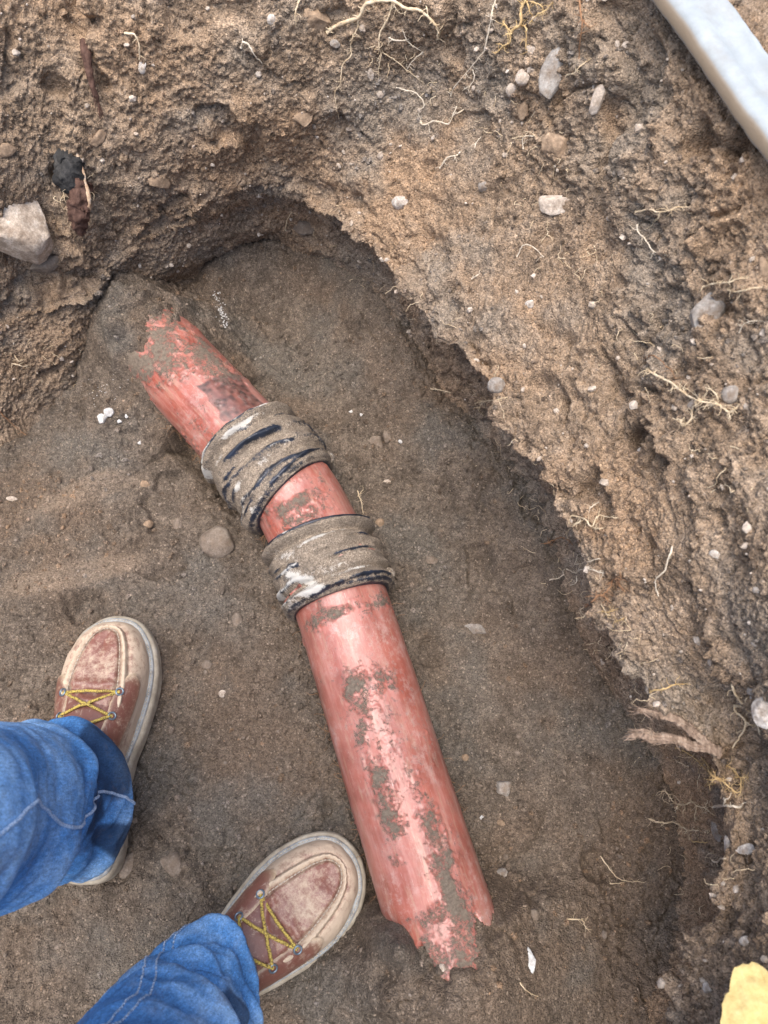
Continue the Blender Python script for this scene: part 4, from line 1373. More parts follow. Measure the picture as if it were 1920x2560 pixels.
root('root', 'px', [(1.3, [(1500, 2140), (1530, 2180), (1555, 2200), (1600, 2205)]), (1.2, [(1525, 2210), (1560, 2207)])], 'root_cream', 'long hair root on the floor near the lower right undercut', 1.2, .5, group='rootlets on the pit floor')

g = Geo()
for (xa, ya, xb, yb, nn) in [(1180, 930, 1480, 1560, 26), (1480, 1560, 1640, 1760, 14), (1640, 1780, 1800, 2250, 26), (1250, 350, 1850, 1250, 34), (850, 80, 1450, 420, 26), (20, 850, 330, 1000, 8), (820, 560, 1150, 900, 12)]:
    for k in range(int(nn * 1.7)):
        t = random.random()
        p_, n_, d_ = hit(xa + (xb - xa) * t + random.gauss(0, 45), ya + (yb - ya) * t + random.gauss(0, 35))
        d = n_ + rng.normal(size=3) * .9
        d /= np.linalg.norm(d)
        hp = [p_]
        for j in range(random.randint(4, 9)):
            d = d + rng.normal(size=3) * .55 + np.array([0, 0, -.12])
            d /= np.linalg.norm(d)
            hp.append(hp[-1] + d * random.uniform(.0015, .0042))
        g.tube(hp, np.linspace(.00045, .0002, len(hp)), 4, False)
tag(g.build('hair_roots', M['root_cream']), 'fine hair roots bristling from the cut soil', 'roots', kind='stuff')

# torn double root at the right
def wood_mat(name, c1, c2, c3, sc=1.0):
    m = NT(name)
    vec = m.mapping((1, .25, 1), (0, 0, .5))
    c = m.ramp(m.noise(220.0 * sc, 5, 0.7, vec), [(0.3, c1), (0.52, c2), (0.75, c3)])
    return m.done(c, 0.85, m.bump(m.noise(350.0, 5, 0.7, vec), 0.7, 0.002), 0.25)


M['torn_wood'] = wood_mat('torn_root_wood', (0.12, 0.085, 0.062), (0.27, 0.195, 0.145), (0.50, 0.40, 0.31))
M['char'] = wood_mat('charred_wood', (0.012, 0.012, 0.012), (0.035, 0.034, 0.033), (0.08, 0.075, 0.07))
M['bark'] = wood_mat('dark_bark', (0.045, 0.022, 0.016), (0.10, 0.055, 0.04), (0.17, 0.10, 0.075))
M['splinter'] = wood_mat('pale_splinter', (0.30, 0.16, 0.09), (0.50, 0.36, 0.24), (0.64, 0.55, 0.44))


def px_path(crop, pts, lifts, per=8):
    x0, y0, k = SUBS[crop]
    out = []
    for (x, y), l in zip(pts, lifts):
        d = ray_dir(x * k + x0, y * k + y0)
        d /= np.linalg.norm(d)
        out.append(np.array([0, 0, CAM_H]) + d * l)
    return catmull(np.array(out), per)


p_, n_, d_ = hit(1540 + 1010 * .229, 1700 + 730 * .229)
base_d = np.linalg.norm(p_ - np.array([0, 0, CAM_H]))
tr = empty('torn_root', tuple(p_))
tag(tr, 'torn brown root with two splintered prongs sticking out of the right bank', 'root', 'roots hanging from the pit wall')
bpy.context.view_layer.update()
for pts, r0, lab in (([(1110, 800), (1010, 720), (900, 620), (780, 510), (680, 440), (560, 390), (420, 375), (280, 335), (200, 325)], 1.0, 'upper prong'),
                     ([(1110, 810), (1010, 750), (850, 720), (700, 670), (560, 640), (400, 620), (330, 600), (230, 590), (130, 620)], 1.0, 'lower prong')):
    g = Geo()
    ls = np.linspace(base_d + .004, base_d - .040, len(pts))
    P = px_path('cb', pts, ls, 10)
    rr = base_d * .93 / FPX
    rad = np.interp(np.linspace(0, 1, len(P)), [0, .2, .55, .75, .9, 1], [14, 12.5, 11, 11.5, 8, 3]) * rr
    rad = rad * (1 + .10 * rng.normal(size=len(P)))
    g.tube(P, rad * .8, 14)
    for q_ in range(7):                              # split strands running along the prong
        a_ = q_ / 7 * 6.283
        e1 = np.cross(P[-1] - P[0], [0, 0, 1.0])
        e1 /= np.linalg.norm(e1)
        i0_ = random.randrange(0, len(P) // 3)
        i1_ = random.randrange(len(P) * 2 // 3, len(P))
        g.tube(P[i0_:i1_] + (math.cos(a_) * e1 + math.sin(a_) * np.array([0, 0, 1.0])) * (rad[i0_:i1_, None] * .62), rad[i0_:i1_] * random.uniform(.3, .48), 7)
    for k in range(60):
        i = random.randrange(int(len(P) * .25), len(P) - 2)
        tdir = P[min(i + 2, len(P) - 1)] - P[i]
        tdir /= np.linalg.norm(tdir)
        d = tdir * random.choice([1, 1, 1, -1]) + rng.normal(size=3) * .35
        d /= np.linalg.norm(d)
        off = rng.normal(size=3)
        off = off / np.linalg.norm(off) * rad[i] * .95
        hp = [P[i] + off + d * t + off * t * random.uniform(-5, 25) for t in np.linspace(0, random.uniform(.004, .014), 5)]
        g.tube(hp, np.linspace(rr * 1.6, rr * .35, 5), 4, False)
    v_ = np.concatenate(g.v)
    v_ = v_ + .0032 * np.stack([fbm(v_, (60, 160, 160), 3, 3), fbm(v_, (60, 160, 160), 3, 4), fbm(v_, (60, 160, 160), 3, 5)], -1)
    g.v = [v_]
    o = g.build('prong', M['torn_wood'], tr)
    o.matrix_parent_inverse = tr.matrix_world.inverted()

# charred root stub in the left wall
p_, n_, d_ = hit(172, 440)
bd = np.linalg.norm(p_ - np.array([0, 0, CAM_H]))
stub = empty('root_stub', tuple(p_))
tag(stub, 'charred broken root stub with peeling bark in the left wall', 'root')
bpy.context.view_layer.update()


def blob_tube(P, rad, sides, name, mat, nz, seed, flat=1.0):
    g = Geo()
    g.tube(P, rad, sides)
    v = np.concatenate(g.v)
    v = v + nz * np.stack([fbm(v, 120, 3, seed), fbm(v, 120, 3, seed + 1), fbm(v, 120, 3, seed + 2)], -1)
    g.v = [v]
    o = g.build(name, M[mat], stub)
    o.matrix_parent_inverse = stub.matrix_world.inverted()
    return o


pxs = bd * .8 / FPX
blob_tube(px_path('c1', [(298, 660), (298, 695), (297, 735), (300, 775), (305, 800)], [bd + .02, bd - .006, bd - .014, bd - .014, bd - .004], 10), np.interp(np.linspace(0, 1, 41), [0, .2, .8, 1], [28, 36, 36, 26]) * pxs, 24, 'charred_end', 'char', .008, 5)
blob_tube(px_path('c1', [(320, 770), (335, 810), (340, 870), (342, 930), (340, 990), (342, 1010)], [bd - .004, bd - .014, bd - .016, bd - .012, bd - .004, bd + .004], 10), np.interp(np.linspace(0, 1, 51), [0, .2, .5, .8, 1], [14, 29, 29, 17, 3]) * pxs, 24, 'bark_husk', 'bark', .0075, 9)
blob_tube(px_path('c1', [(295, 562), (312, 600), (330, 655), (350, 720), (368, 790), (388, 860), (383, 915)], [bd, bd - .006, bd - .014, bd - .02, bd - .024, bd - .026, bd - .016], 8), np.interp(np.linspace(0, 1, 49), [0, .3, .5, .8, .95, 1], [1.5, 3.5, 4.5, 5, 6, 1.5]) * pxs, 8, 'splinter', 'splinter', .002, 13)
g = Geo()
for k in range(26):
    c0 = np.array(px_path('c1', [(random.choice([245, 290, 360, 375]) + random.uniform(-12, 12), random.uniform(770, 850)), (300, 800)], [bd - .012, bd - .012], 2)[0])
    d = rng.normal(size=3)
    hp = [c0]
    for j in range(6):
        d = d + rng.normal(size=3) * .5 + np.array([0, 0, -.25])
        d /= np.linalg.norm(d)
        hp.append(hp[-1] + d * .0035)
    g.tube(hp, np.linspace(.0006, .0002, 7), 4, False)
o = g.build('root_fibres', M['root_cream'], stub)
o.matrix_parent_inverse = stub.matrix_world.inverted()
o['kind'] = 'stuff'
p_, n_, d_ = hit(222, 190)
bd = np.linalg.norm(p_ - np.array([0, 0, CAM_H]))
g = Geo()
P = px_path('c1', [(362, 180), (372, 230), (385, 300), (400, 370), (420, 430), (432, 462)], [bd - .001, bd - .008, bd - .010, bd - .010, bd - .006, bd], 8)
pxs = bd * .8 / FPX
g.tube(P, np.interp(np.linspace(0, 1, len(P)), [0, .2, .6, 1], [12, 13, 8, 2]) * pxs, 9)
for k in range(14):
    i = random.randrange(len(P) // 2, len(P) - 1)
    d = P[-1] - P[0]
    d = d / np.linalg.norm(d) + rng.normal(size=3) * .3
    g.tube([P[i] + d * t for t in np.linspace(0, .014, 4)], np.linspace(.0007, .0003, 4), 4, False)
v = np.concatenate(g.v)
v = v + .0018 * np.stack([fbm(v, 130, 3, 3), fbm(v, 130, 3, 4), fbm(v, 130, 3, 5)], -1) - p_
g.v = [v]
o = g.build('root_splinter', M['bark'])
o.location = p_
tag(o, 'grey brown wood splinter stuck flat in the upper left bank', 'root')

# ------------------------------------------------------------------ pale bar lying across the rim, top right
def bar_mat():
    m = NT('weathered_white_paint')
    c = m.ramp(m.noise(60.0, 5, 0.65), [(0.25, (0.25, 0.275, 0.285)), (0.55, (0.30, 0.33, 0.34)), (0.8, (0.35, 0.38, 0.385))])
    d = m.ramp(m.noise(25.0, 5, 0.7), [(0.5, 0.0), (0.72, 0.6)])
    c = m.mix(d, c, (0.225, 0.215, 0.195))
    sp_ = m.ramp(m.noise(500.0, 2, 0.6), [(0.66, 0.0), (0.74, 0.6)])
    c = m.mix(sp_, c, (0.35, 0.33, 0.30))
    e = m.attr('edge')
    c = m.mix(e, c, (0.36, 0.26, 0.16))
    return m.done(c, 0.6, m.bump(m.noise(300.0, 4, 0.7), 0.3, 0.001), 0.35)


M['bar'] = bar_mat()
zb = hit(1700, 120)[0][2] + 0.026
ca_, cb_ = at_z(1728, -5, zb), at_z(1905, 235, zb)
bd_ = cb_ - ca_
bd_[2] = 0
bd_ /= np.linalg.norm(bd_)
bs_ = np.array([bd_[1], -bd_[0], 0])
if bs_[0] < 0:
    bs_ = -bs_
la, lb = at_z(1635, 0, zb), at_z(1825, 0, zb)
wid = abs((lb - la) @ bs_)
print('bar width', wid, 'z', zb)
mid = at_z(1722, 0, zb)
us = np.concatenate([[-.40, -.398, -.392], np.arange(-.385, .40, .004), [.407, .413, .415]])
hw, th = wid / 2 * .78, 0.020
secs = []
nsec = 40
for a in np.linspace(0, 2 * math.pi, nsec, endpoint=False):
    c_, s_ = math.cos(a), math.sin(a)
    secs.append((math.copysign(abs(c_) ** .5, c_), math.copysign(abs(s_) ** .6, s_)))
secs = np.array(secs)
bv, edge_a = [], []
for k, u in enumerate(us):
    e = 1 - .06 * max(0, (abs(u - .008) - .395) / .012)
    x = secs[:, 0] * hw * e + .0008 * math.sin(u * 40)
    z_ = secs[:, 1] * th / 2 * e
    rec = 1.3 * math.exp(-((u - .085) / .05) ** 4) + math.exp(-((u + .16) / .05) ** 4)
    z_ = np.where(secs[:, 1] > .3, z_ - .007 * rec * np.exp(-((x - .006) / (hw * .48)) ** 4), z_)
    bv.append(mid + bd_ * u + np.outer(x, bs_) + np.outer(z_, [0, 0, 1]))
    edge_a.append(sstep(.93, 1.0, np.abs(secs[:, 0])) * (secs[:, 1] < .75) * .85)
V = np.concatenate(bv)
V[:, 2] += .0012 * fbm(V, 60, 2, 3)
nb = len(us)
V = np.vstack([V, bv[0].mean(0), bv[-1].mean(0)])
trs = [(nb * nsec, (s + 1) % nsec, s) for s in range(nsec)] + [(nb * nsec + 1, (nb - 1) * nsec + s, (nb - 1) * nsec + (s + 1) % nsec) for s in range(nsec)]
o = mesh_np('painted_bar', V - mid, grid_quads(nb, nsec, wrap_m=True), M['bar'], None, True, trs, {'edge': np.concatenate(edge_a + [np.zeros(2)])})
o.location = mid
tag(o, 'pale blue white painted bar with a scooped hollow lying on the rim', 'bar')

# ------------------------------------------------------------------ patch of yellow sand, bottom right corner
m = NT('yellow_sand')
c = m.ramp(m.noise(200.0, 4, 0.7), [(0.3, (0.46, 0.35, 0.14)), (0.6, (0.57, 0.45, 0.20)), (0.8, (0.64, 0.53, 0.28))])
M['sand'] = m.done(c, 0.95, m.bump(m.noise(500.0, 3, 0.7), 0.5, 0.002), 0.2)
sc_, _, _ = hit(2060, 2680)
NR, NAA = 40, 96
sv = []
for i in range(NR):
    for j in range(NAA):
        a = j / NAA * 2 * math.pi
        rad = (i / (NR - 1)) * 0.043 * (1 + .12 * math.sin(3 * a + 1) + .06 * math.sin(7 * a) + .025 * math.sin(17 * a + 2) + .012 * math.sin(41 * a))
        x, y = sc_[0] + rad * math.cos(a), sc_[1] + rad * math.sin(a) * 1.15
        loc, nn, _, _ = BV.ray_cast(Vector((x, y, 1.2)), Vector((0, 0, -1)))
        z = max(loc.z if loc else .3, sc_[2] - .04)
        t = i / (NR - 1)
        sv.append((x, y, z + .005 * (1 - t ** 3) - .003 * t ** 6))
sv = np.array(sv)
sv[:, 2] += .0045 * fbm(sv, 90, 3, 6)
o = mesh_np('sand_heap', sv - sc_, grid_quads(NR, NAA, wrap_m=True), M['sand'])
o.location = sc_
tag(o, 'heap of bright yellow sand on the bank at the bottom right corner', 'sand')

# ------------------------------------------------------------------ the person: boots and jeans
def boot_mats():
    m = NT('dusty_red_leather')
    base = m.attr('Col', 'Color')
    dust = m.attr('dust')
    c = m.mix(m.ramp(m.noise(35.0, 5, 0.65), [(0.35, 0.0), (0.7, 0.45)]), base, m.mix(1.0, base, (0.55, 0.5, 0.48), 'MULTIPLY'))
    dn = m.math('ADD', dust, m.math('MULTIPLY', m.math('SUBTRACT', m.noise(120.0, 6, 0.85), 0.5), 1.5))
    dm = m.ramp(dn, [(0.30, 0.0), (0.66, 0.88)])
    c = m.mix(dm, c, (0.56, 0.45, 0.33))
    sc = m.ramp(m.noise(300.0, 3, 0.6, m.mapping((1, .15, 1), (0, 0, .9))), [(0.64, 0.0), (0.74, 0.5)])
    c = m.mix(sc, c, (0.45, 0.38, 0.32))
    ro = m.math('ADD', m.math('MULTIPLY', dm, 0.42), m.math('ADD', m.math('MULTIPLY', m.noise(60.0, 3), 0.2), 0.26))
    return m.done(c, ro, m.bump(m.noise(260.0, 5, 0.7), 0.35, 0.0012), 0.5)


M['leather'] = boot_mats()
m = NT('crepe_sole')
c = m.ramp(m.noise(40.0, 5, 0.7), [(0.3, (0.25, 0.21, 0.155)), (0.55, (0.42, 0.37, 0.29)), (0.75, (0.56, 0.53, 0.46))])
M['sole'] = m.done(c, 0.75, m.bump(m.noise(250.0, 4, 0.7), 0.4, 0.0015), 0.3)
m = NT('welt')
c = m.ramp(m.noise(90.0, 5, 0.7), [(0.35, (0.20, 0.19, 0.175)), (0.55, (0.36, 0.38, 0.38)), (0.72, (0.48, 0.46, 0.41))])
M['welt'] = m.done(c, 0.6, m.bump(m.noise(300.0, 4, 0.7), 0.4, 0.0012), 0.4)
m = NT('yellow_lace')
vc = m.mapping((1, 1, 1))
ch = m.n('ShaderNodeTexVoronoi', feature='F1')
m.link(vc, ch.inputs['Vector'])
ch.inputs['Scale'].default_value = 700.0
c = m.ramp(ch.outputs['Distance'], [(0.30, (0.56, 0.43, 0.10)), (0.55, (0.42, 0.31, 0.08)), (0.72, (0.17, 0.12, 0.05))])
M['lace'] = m.done(c, 0.8, m.bump(ch.outputs['Distance'], 0.5, 0.0008), 0.25)
m = NT('eyelet_metal')
M['eyelet'] = m.done((0.22, 0.28, 0.33), 0.4, None, 0.5, Metallic=0.8)
m = NT('pale_thread')
M['thread'] = m.done(m.ramp(m.noise(900.0, 2), [(0.35, (0.32, 0.27, 0.2)), (0.65, (0.62, 0.56, 0.46))]), 0.85, None, 0.2)
m = NT('blue_thread')
M['seam'] = m.done(m.ramp(m.noise(700.0, 2), [(0.35, (0.16, 0.27, 0.45)), (0.65, (0.50, 0.60, 0.72))]), 0.85, None, 0.2)

BL = 0.305
OUT = np.array([(0.0, .000), (.020, .004), (.032, .018), (.037, .045), (.036, .085), (.039, .125), (.047, .165), (.054, .205), (.055, .235), (.047, .268), (.030, .293),
                (.004, .305), (-.024, .299), (-.042, .276), (-.051, .243), (-.0515, .208), (-.044, .165), (-.034, .125), (-.031, .085), (-.034, .045), (-.031, .018), (-.020, .004)])
OUT = OUT * np.array([1.10, 1.0])
OC = catmull(OUT, 12, closed=True)
OCr, _ = resample(np.c_[np.vstack([OC, OC[:1]]), np.zeros(len(OC) + 1)], 0.0026)
OC = OCr[:-1, :2]
nO = len(OC)


def outward(C):
    t = np.roll(C, -1, 0) - np.roll(C, 1, 0)
    n = np.stack([t[:, 1], -t[:, 0]], -1)
    n /= np.linalg.norm(n, axis=1)[:, None]
    if ((C - C.mean(0)) * n).sum() < 0:
        n = -n
    return n


ON = outward(OC)
HK = [(0.0, .128), (.03, .132), (.085, .134), (.12, .118), (.15, .100), (.18, .086), (.205, .077), (.235, .069), (.262, .061), (.285, .052), (.305, .045)]


def Hof(y):
    return np.interp(y, [k[0] for k in HK], [k[1] for k in HK])


ih, ir = int(np.argmin(OC[:, 1])), int(np.argmax(OC[:, 1]))


def side_x(y, s):
    sel = (OC[:, 0] > 0.0) if s > 0 else (OC[:, 0] <= 0.004)
    Y, X = OC[sel][:, 1], OC[sel][:, 0]
    o_ = np.argsort(Y)
    return np.interp(y, Y[o_], X[o_])


def cxl(y):
    return (side_x(y, 1) + side_x(y, -1)) / 2


INS = 0.0075
ZB = 0.029


def upper_pt(xb, yb, v):
    """xb, yb: foot of the upper on the welt; v 0..1 up to the spine"""
    ys = 0.032 + yb * (0.272 - 0.032) / BL
    xs = cxl(np.clip(ys, .01, .29))
    H = Hof(ys + .012)
    c_, s_ = np.cos(v * math.pi / 2), np.sin(v * math.pi / 2)
    x = xs + (xb - xs) * c_ ** .72
    y = ys + (yb - ys) * c_ ** .72
    z = ZB + (H - ZB) * s_ ** .86
    return np.stack([x, y, z], -1), ys


def make_boot(mirror, ankle_loc, heading, label, toe_seed):
    root_o = bpy.data.objects.new('boot', None)
    col.objects.link(root_o)
    root_o.parent = person
    root_o['label'] = label
    root_o.location = ankle_loc
    root_o.rotation_euler = (0, 0, heading)
    root_o.empty_display_size = .03
    mx = -1.0 if mirror else 1.0
    flipq = mirror

    def put(name, V, Q=None, T=None, mat=None, attrs=None, smooth=True):
        V = np.array(V, float)
        V[:, 0] *= mx
        if flipq and Q is not None:
            Q = np.asarray(Q)[:, ::-1]
        if flipq and T is not None:
            T = np.asarray(T)[:, ::-1]
        return mesh_np(name, V, Q, mat, root_o, smooth, T, attrs)

    # sole
    prof_s = [(-.004, 0), (.0005, .002), (.0015, .008), (.0005, .012), (.0015, .016), (.001, .0215), (-.001, .0245), (-.004, .0255)]
    rings_ = []
    for (d, z) in prof_s:
        zz = z + (0.004 * sstep(.25, .31, OC[:, 1]))
        rings_.append(np.c_[OC + ON * d, zz])
    V = np.concatenate(rings_)
    nb_ = len(V)
    V = np.vstack([V, [[0, .14, 0.001]]])
    T = [(nb_, i, (i + 1) % nO) for i in range(nO)]
    V[:nb_] += (0.0008 * fbm(V[:nb_] + toe_seed, 60, 2, 3))[:, None] * np.array([1, 1, .3])
    put('sole', V, grid_quads(len(prof_s), nO, wrap_m=True)[:, ::-1], T, M['sole'])
    # welt
    prof_w = [(-.0035, .024), (-.0030, .0275), (-.0042, .0295), (-.0070, .0298), (-.0100, .0290), (-.016, .0285)]
    rings_ = []
    for (d, z) in prof_w:
        rings_.append(np.c_[OC + ON * d, z + 0.004 * sstep(.25, .31, OC[:, 1])])
    put('welt', np.concatenate(rings_), grid_quads(len(prof_w), nO, wrap_m=True)[:, ::-1], None, M['welt'])
    # welt stitches
    g = Geo()
    Cst = np.c_[OC + ON * -.0056, 0.0300 + 0.004 * sstep(.25, .31, OC[:, 1])]
    Cst = np.vstack([Cst, Cst[:1]])
    Rst, Ls = resample(Cst, .0009)
    for k in range(0, len(Rst) - 4, 5):
        if Rst[k, 1] > .02:
            P = Rst[k:k + 4] + np.array([0, 0, .0])
            g.tube(P, .00062, 5)
    V = np.concatenate(g.v)
    put('welt_stitching', V, np.concatenate(g.q), np.concatenate(g.t), M['thread'])
    # upper
    NVv = 90
    vv = np.linspace(0, 1, NVv)
    base = OC + ON * -INS
    X = np.repeat(base[:, 0][:, None], NVv, 1).ravel()
    Y = np.repeat(base[:, 1][:, None], NVv, 1).ravel()
    VV = np.repeat(vv[None], nO, 0).ravel()
    P, ys = upper_pt(X, Y, VV)
    G = P.reshape(nO, NVv, 3)
    du = np.roll(G, -1, 0) - np.roll(G, 1, 0)
    dv = np.gradient(G, axis=1)
    Nn = np.cross(du, dv)
    Nn /= np.linalg.norm(Nn, axis=2)[..., None] + 1e-9
    if Nn[:, 20:60, 2].mean() < 0:
        Nn = -Nn
    Nn = Nn.reshape(-1, 3)
    prm = P + toe_seed
    toe = sstep(.150, .185, ys)                               # region that carries the moccasin seam
    vs = 0.64 + .02 * np.sin(ys * 60)
    ridge = np.exp(-((VV - vs) / .040) ** 2) * toe
    disp_ = 0.0036 * ridge * (1 + .25 * np.sin(np.arctan2(P[:, 0], P[:, 1] - .2) * 95))
    disp_ -= 0.0022 * np.exp(-((VV - vs - .085) / .022) ** 2) * toe
    disp_ -= 0.0012 * np.exp(-((VV - vs + .09) / .03) ** 2) * toe
    plug = sstep(.72, .80, VV) * toe
    disp_ += 0.0022 * plug
    cre = np.sin((P[:, 1] + .008 * vnoise(prm, 40, 2) + .2 * P[:, 0] * (1 if toe_seed > 3 else -1)) * 2 * math.pi / .021)
    disp_ += 0.0026 * cre * np.exp(-((P[:, 1] - .200) / .020) ** 2) * sstep(.45, .7, VV)
    disp_ += 0.0016 * fbm(prm, 45, 3, 7) + .0005 * fbm(prm, 160, 2, 8)
    Pd = P + Nn * disp_[:, None]
    red, dk = np.array([.235, .100, .074]), np.array([.16, .072, .054])
    cream = np.array([.46, .36, .23])
    Cc = np.tile(red, (len(P), 1))
    Cc = Cc * (1 - .35 * (1 - plug)[:, None]) + dk * .35 * (1 - plug)[:, None]
    rm = np.clip(ridge * .8, 0, 1)[:, None]
    Cc = Cc * (1 - rm) + cream * rm
    dust_ = 0.48 + 0.22 * sstep(.66, .35, VV) * toe + 0.16 * sstep(.35, .0, VV) - 0.17 * plug + .16 * plug * np.exp(-((P[:, 1] - .235) / .018) ** 2) + .10 * fbm(prm, 16, 3, 9) + .25 * rm[:, 0]
    put('upper', Pd, grid_quads(nO, NVv, wrap_n=True), None, M['leather'], {'Col': Cc, 'dust': dust_})

    # stitched seam lines either side of the moccasin ridge
    def line_on(vfun, ylo, lift, step=.003, dash=True, rad=.00045):
        pts_ = []
        for k in range(nO):
            p_, y_ = upper_pt(np.array([base[k, 0]]), np.array([base[k, 1]]), np.array([vfun(k)]))
            pts_.append((*p_[0], y_[0]))
        pts_ = np.array(pts_)
        k0 = int(np.argmin(pts_[:, 3]))
        pts_ = np.roll(pts_, -k0, 0)
        pts_ = pts_[pts_[:, 3] > ylo][:, :3]
        pts_[:, 2] += lift
        return pts_

    g = Geo()
    for vf in (.715,):
        L_ = line_on(lambda k: vf + .02 * math.sin((0.032 + base[k, 1] * .787) * 60), .165, .0018)
        Rst, _ = resample(L_, .0011)
        for k in range(0, len(Rst) - 4, 4):
            g.tube(Rst[k:k + 4], .0006, 5)
    put('toe_stitching', np.concatenate(g.v), np.concatenate(g.q), np.concatenate(g.t), M['thread'])

    # eyestays with their eyelets
    eye_y = [.196, .172, .150, .128]
    eyes = {}

    def top_pt(s, y, v, lift):
        yb = (y - .032) * BL / .24
        xb = side_x(np.asarray(yb), s) - s * INS
        p_, _ = upper_pt(np.atleast_1d(xb), np.atleast_1d(yb), np.atleast_1d(v))
        p_ = p_[0]
        e = 1e-3
        pa = upper_pt(np.atleast_1d(side_x(yb + e, s) - s * INS), np.atleast_1d(yb + e), np.atleast_1d(v))[0][0]
        pb = upper_pt(np.atleast_1d(xb), np.atleast_1d(yb), np.atleast_1d(min(v + .01, 1.01)))[0][0]
        n_ = np.cross(pa - p_, pb - p_)
        n_ /= np.linalg.norm(n_) + 1e-12
        if n_[2] < 0:
            n_ = -n_
        return p_ + n_ * lift, n_

    for s in (1, -1):
        nu, nw = 46, 26
        pts_, ins_ = [], []
        for i in range(nu):
            for j in range(nw):
                b = j / (nw - 1)
                v = .28 + .47 * b
                yf = .214 - .016 * (abs(b - .45) / .55) ** 2.5 * 1.2      # rounded front edge
                y = .085 + (yf - .085) * i / (nu - 1)
                edge_ = min(i, nu - 1 - i, j, nw - 1 - j)
                lift = .0034 if edge_ > 1 else (.0030 if edge_ == 1 else .0008)
                p_, n_ = top_pt(s, y, v, lift)
                pts_.append(p_)
                ins_.append(math.exp(-min(nu - 1 - i, j * .8, (nw - 1 - j) * 1.0) / 1.3))
        pts_ = np.array(pts_)
        ins_ = np.array(ins_)[:, None]
        Cc = red * .8 * (1 - ins_) + cream * ins_
        Q = grid_quads(nu, nw)
        if s < 0:
            Q = Q[:, ::-1]
        put('eyestay', pts_ + (.0005 * fbm(pts_ + toe_seed, 90, 2, 5))[:, None], Q[:, ::-1], None, M['leather'], {'Col': Cc, 'dust': .26 + .30 * ins_[:, 0] + .12 * fbm(pts_ + s, 30, 2, 8)})
        for k, y in enumerate(eye_y):
            p_, n_ = top_pt(s, y, .66, .0042)
            eyes[(s, k)] = (p_, n_)
            g = Geo()
            a = np.cross(n_, [0, 1, 0])
            a /= np.linalg.norm(a)
            b = np.cross(n_, a)
            th_ = np.linspace(0, 2 * math.pi, 18)
            g.tube(p_ + .0040 * (np.cos(th_)[:, None] * a + np.sin(th_)[:, None] * b), .0011, 6, False)
            put('eyelet', np.concatenate(g.v), np.concatenate(g.q), None, M['eyelet'])
    # tongue
    nu, nw = 30, 22
    pts_ = []
    for i in range(nu):
        for j in range(nw):
            y = .080 + (.200 - .080) * i / (nu - 1)
            b = j / (nw - 1) * 2 - 1
            s = 1 if b >= 0 else -1
            v = 1 - abs(b) * .27
            p_, n_ = top_pt(s, y, min(v, .985), .0014 + .0018 * math.sin(j / (nw - 1) * math.pi) * (1 if i < nu - 2 else 0))
            pts_.append(p_)
    pts_ = np.array(pts_)
    pts_[:, 2] += .0012 * fbm(pts_ + toe_seed, 40, 2, 4)
    put('tongue', pts_, grid_quads(nu, nw), None, M['leather'], {'Col': np.tile(red * .75, (len(pts_), 1)), 'dust': np.full(len(pts_), .25)})
    # laces
    g = Geo()

    def lace(a, b, bow=.006, r_=.0017):
        pa, na = a
        pb, nb2 = b
        t = np.linspace(0, 1, 14)[:, None]
        mid_n = na + nb2
        mid_n = mid_n / np.linalg.norm(mid_n)
        P_ = pa * (1 - t) + pb * t
        # stay above the tongue
        yy = P_[:, 1]
        P_[:, 2] = np.maximum(P_[:, 2], Hof(yy + .012) + .0065 - 9.0 * (P_[:, 0] - cxl(yy)) ** 2)
        P_ = P_ + np.sin(t * math.pi) * np.array([0, 0, .0015]) + rng.normal(size=P_.shape) * .0002
        P_[0] = pa - na * .001
        P_[-1] = pb - nb2 * .001
        g.tube(catmull(P_, 3), r_, 8)

    lace(eyes[(1, 0)], eyes[(-1, 0)])
    for k in range(3):
        lace(eyes[(1, k)], eyes[(-1, k + 1)])
        lace(eyes[(-1, k)], eyes[(1, k + 1)])
    put('lace', np.concatenate(g.v), np.concatenate(g.q), np.concatenate(g.t), M['lace'])
    return root_o


# feet: toe and heel read from the photograph, on the pit floor
tl, hl = at_z(290, 1562, .03), at_z(206, 2212, .03)
dl = tl - hl
head_l = math.atan2(dl[1], dl[0]) - math.pi / 2
tr_ = at_z(888, 2128, .03)
dir_r = np.array([.775, .632, 0])
head_r = math.atan2(dir_r[1], dir_r[0]) - math.pi / 2
hr_ = tr_ - dir_r * BL
dl_n = dl / np.linalg.norm(dl)
person = empty('person', (float((hl[0] + hr_[0]) / 2), float((hl[1] + hr_[1]) / 2), 0))
tag(person, 'person in blue jeans and dusty red leather work boots standing in the pit', 'person')
bpy.context.view_layer.update()
po = np.array(person.location)


def foot_z(h, d):
    zs = [floor_z(*(h + d * t + np.array([d[1], -d[0], 0]) * s)[:2]) for t in np.linspace(.02, .29, 12) for s in (-.035, 0, .035)]
    return float(np.percentile(zs, 78)) - .002


zl, zr = foot_z(hl, dl_n), foot_z(hr_, dir_r)
print('boot z', zl, zr, 'left length', np.linalg.norm(dl))
make_boot(True, (hl[0] - po[0], hl[1] - po[1], zl), head_l, 'left boot with dusty grey toe', 3.0)
make_boot(False, (hr_[0] - po[0], hr_[1] - po[1], zr), head_r, 'right boot beside the pipe, yellow laces showing', 7.0)


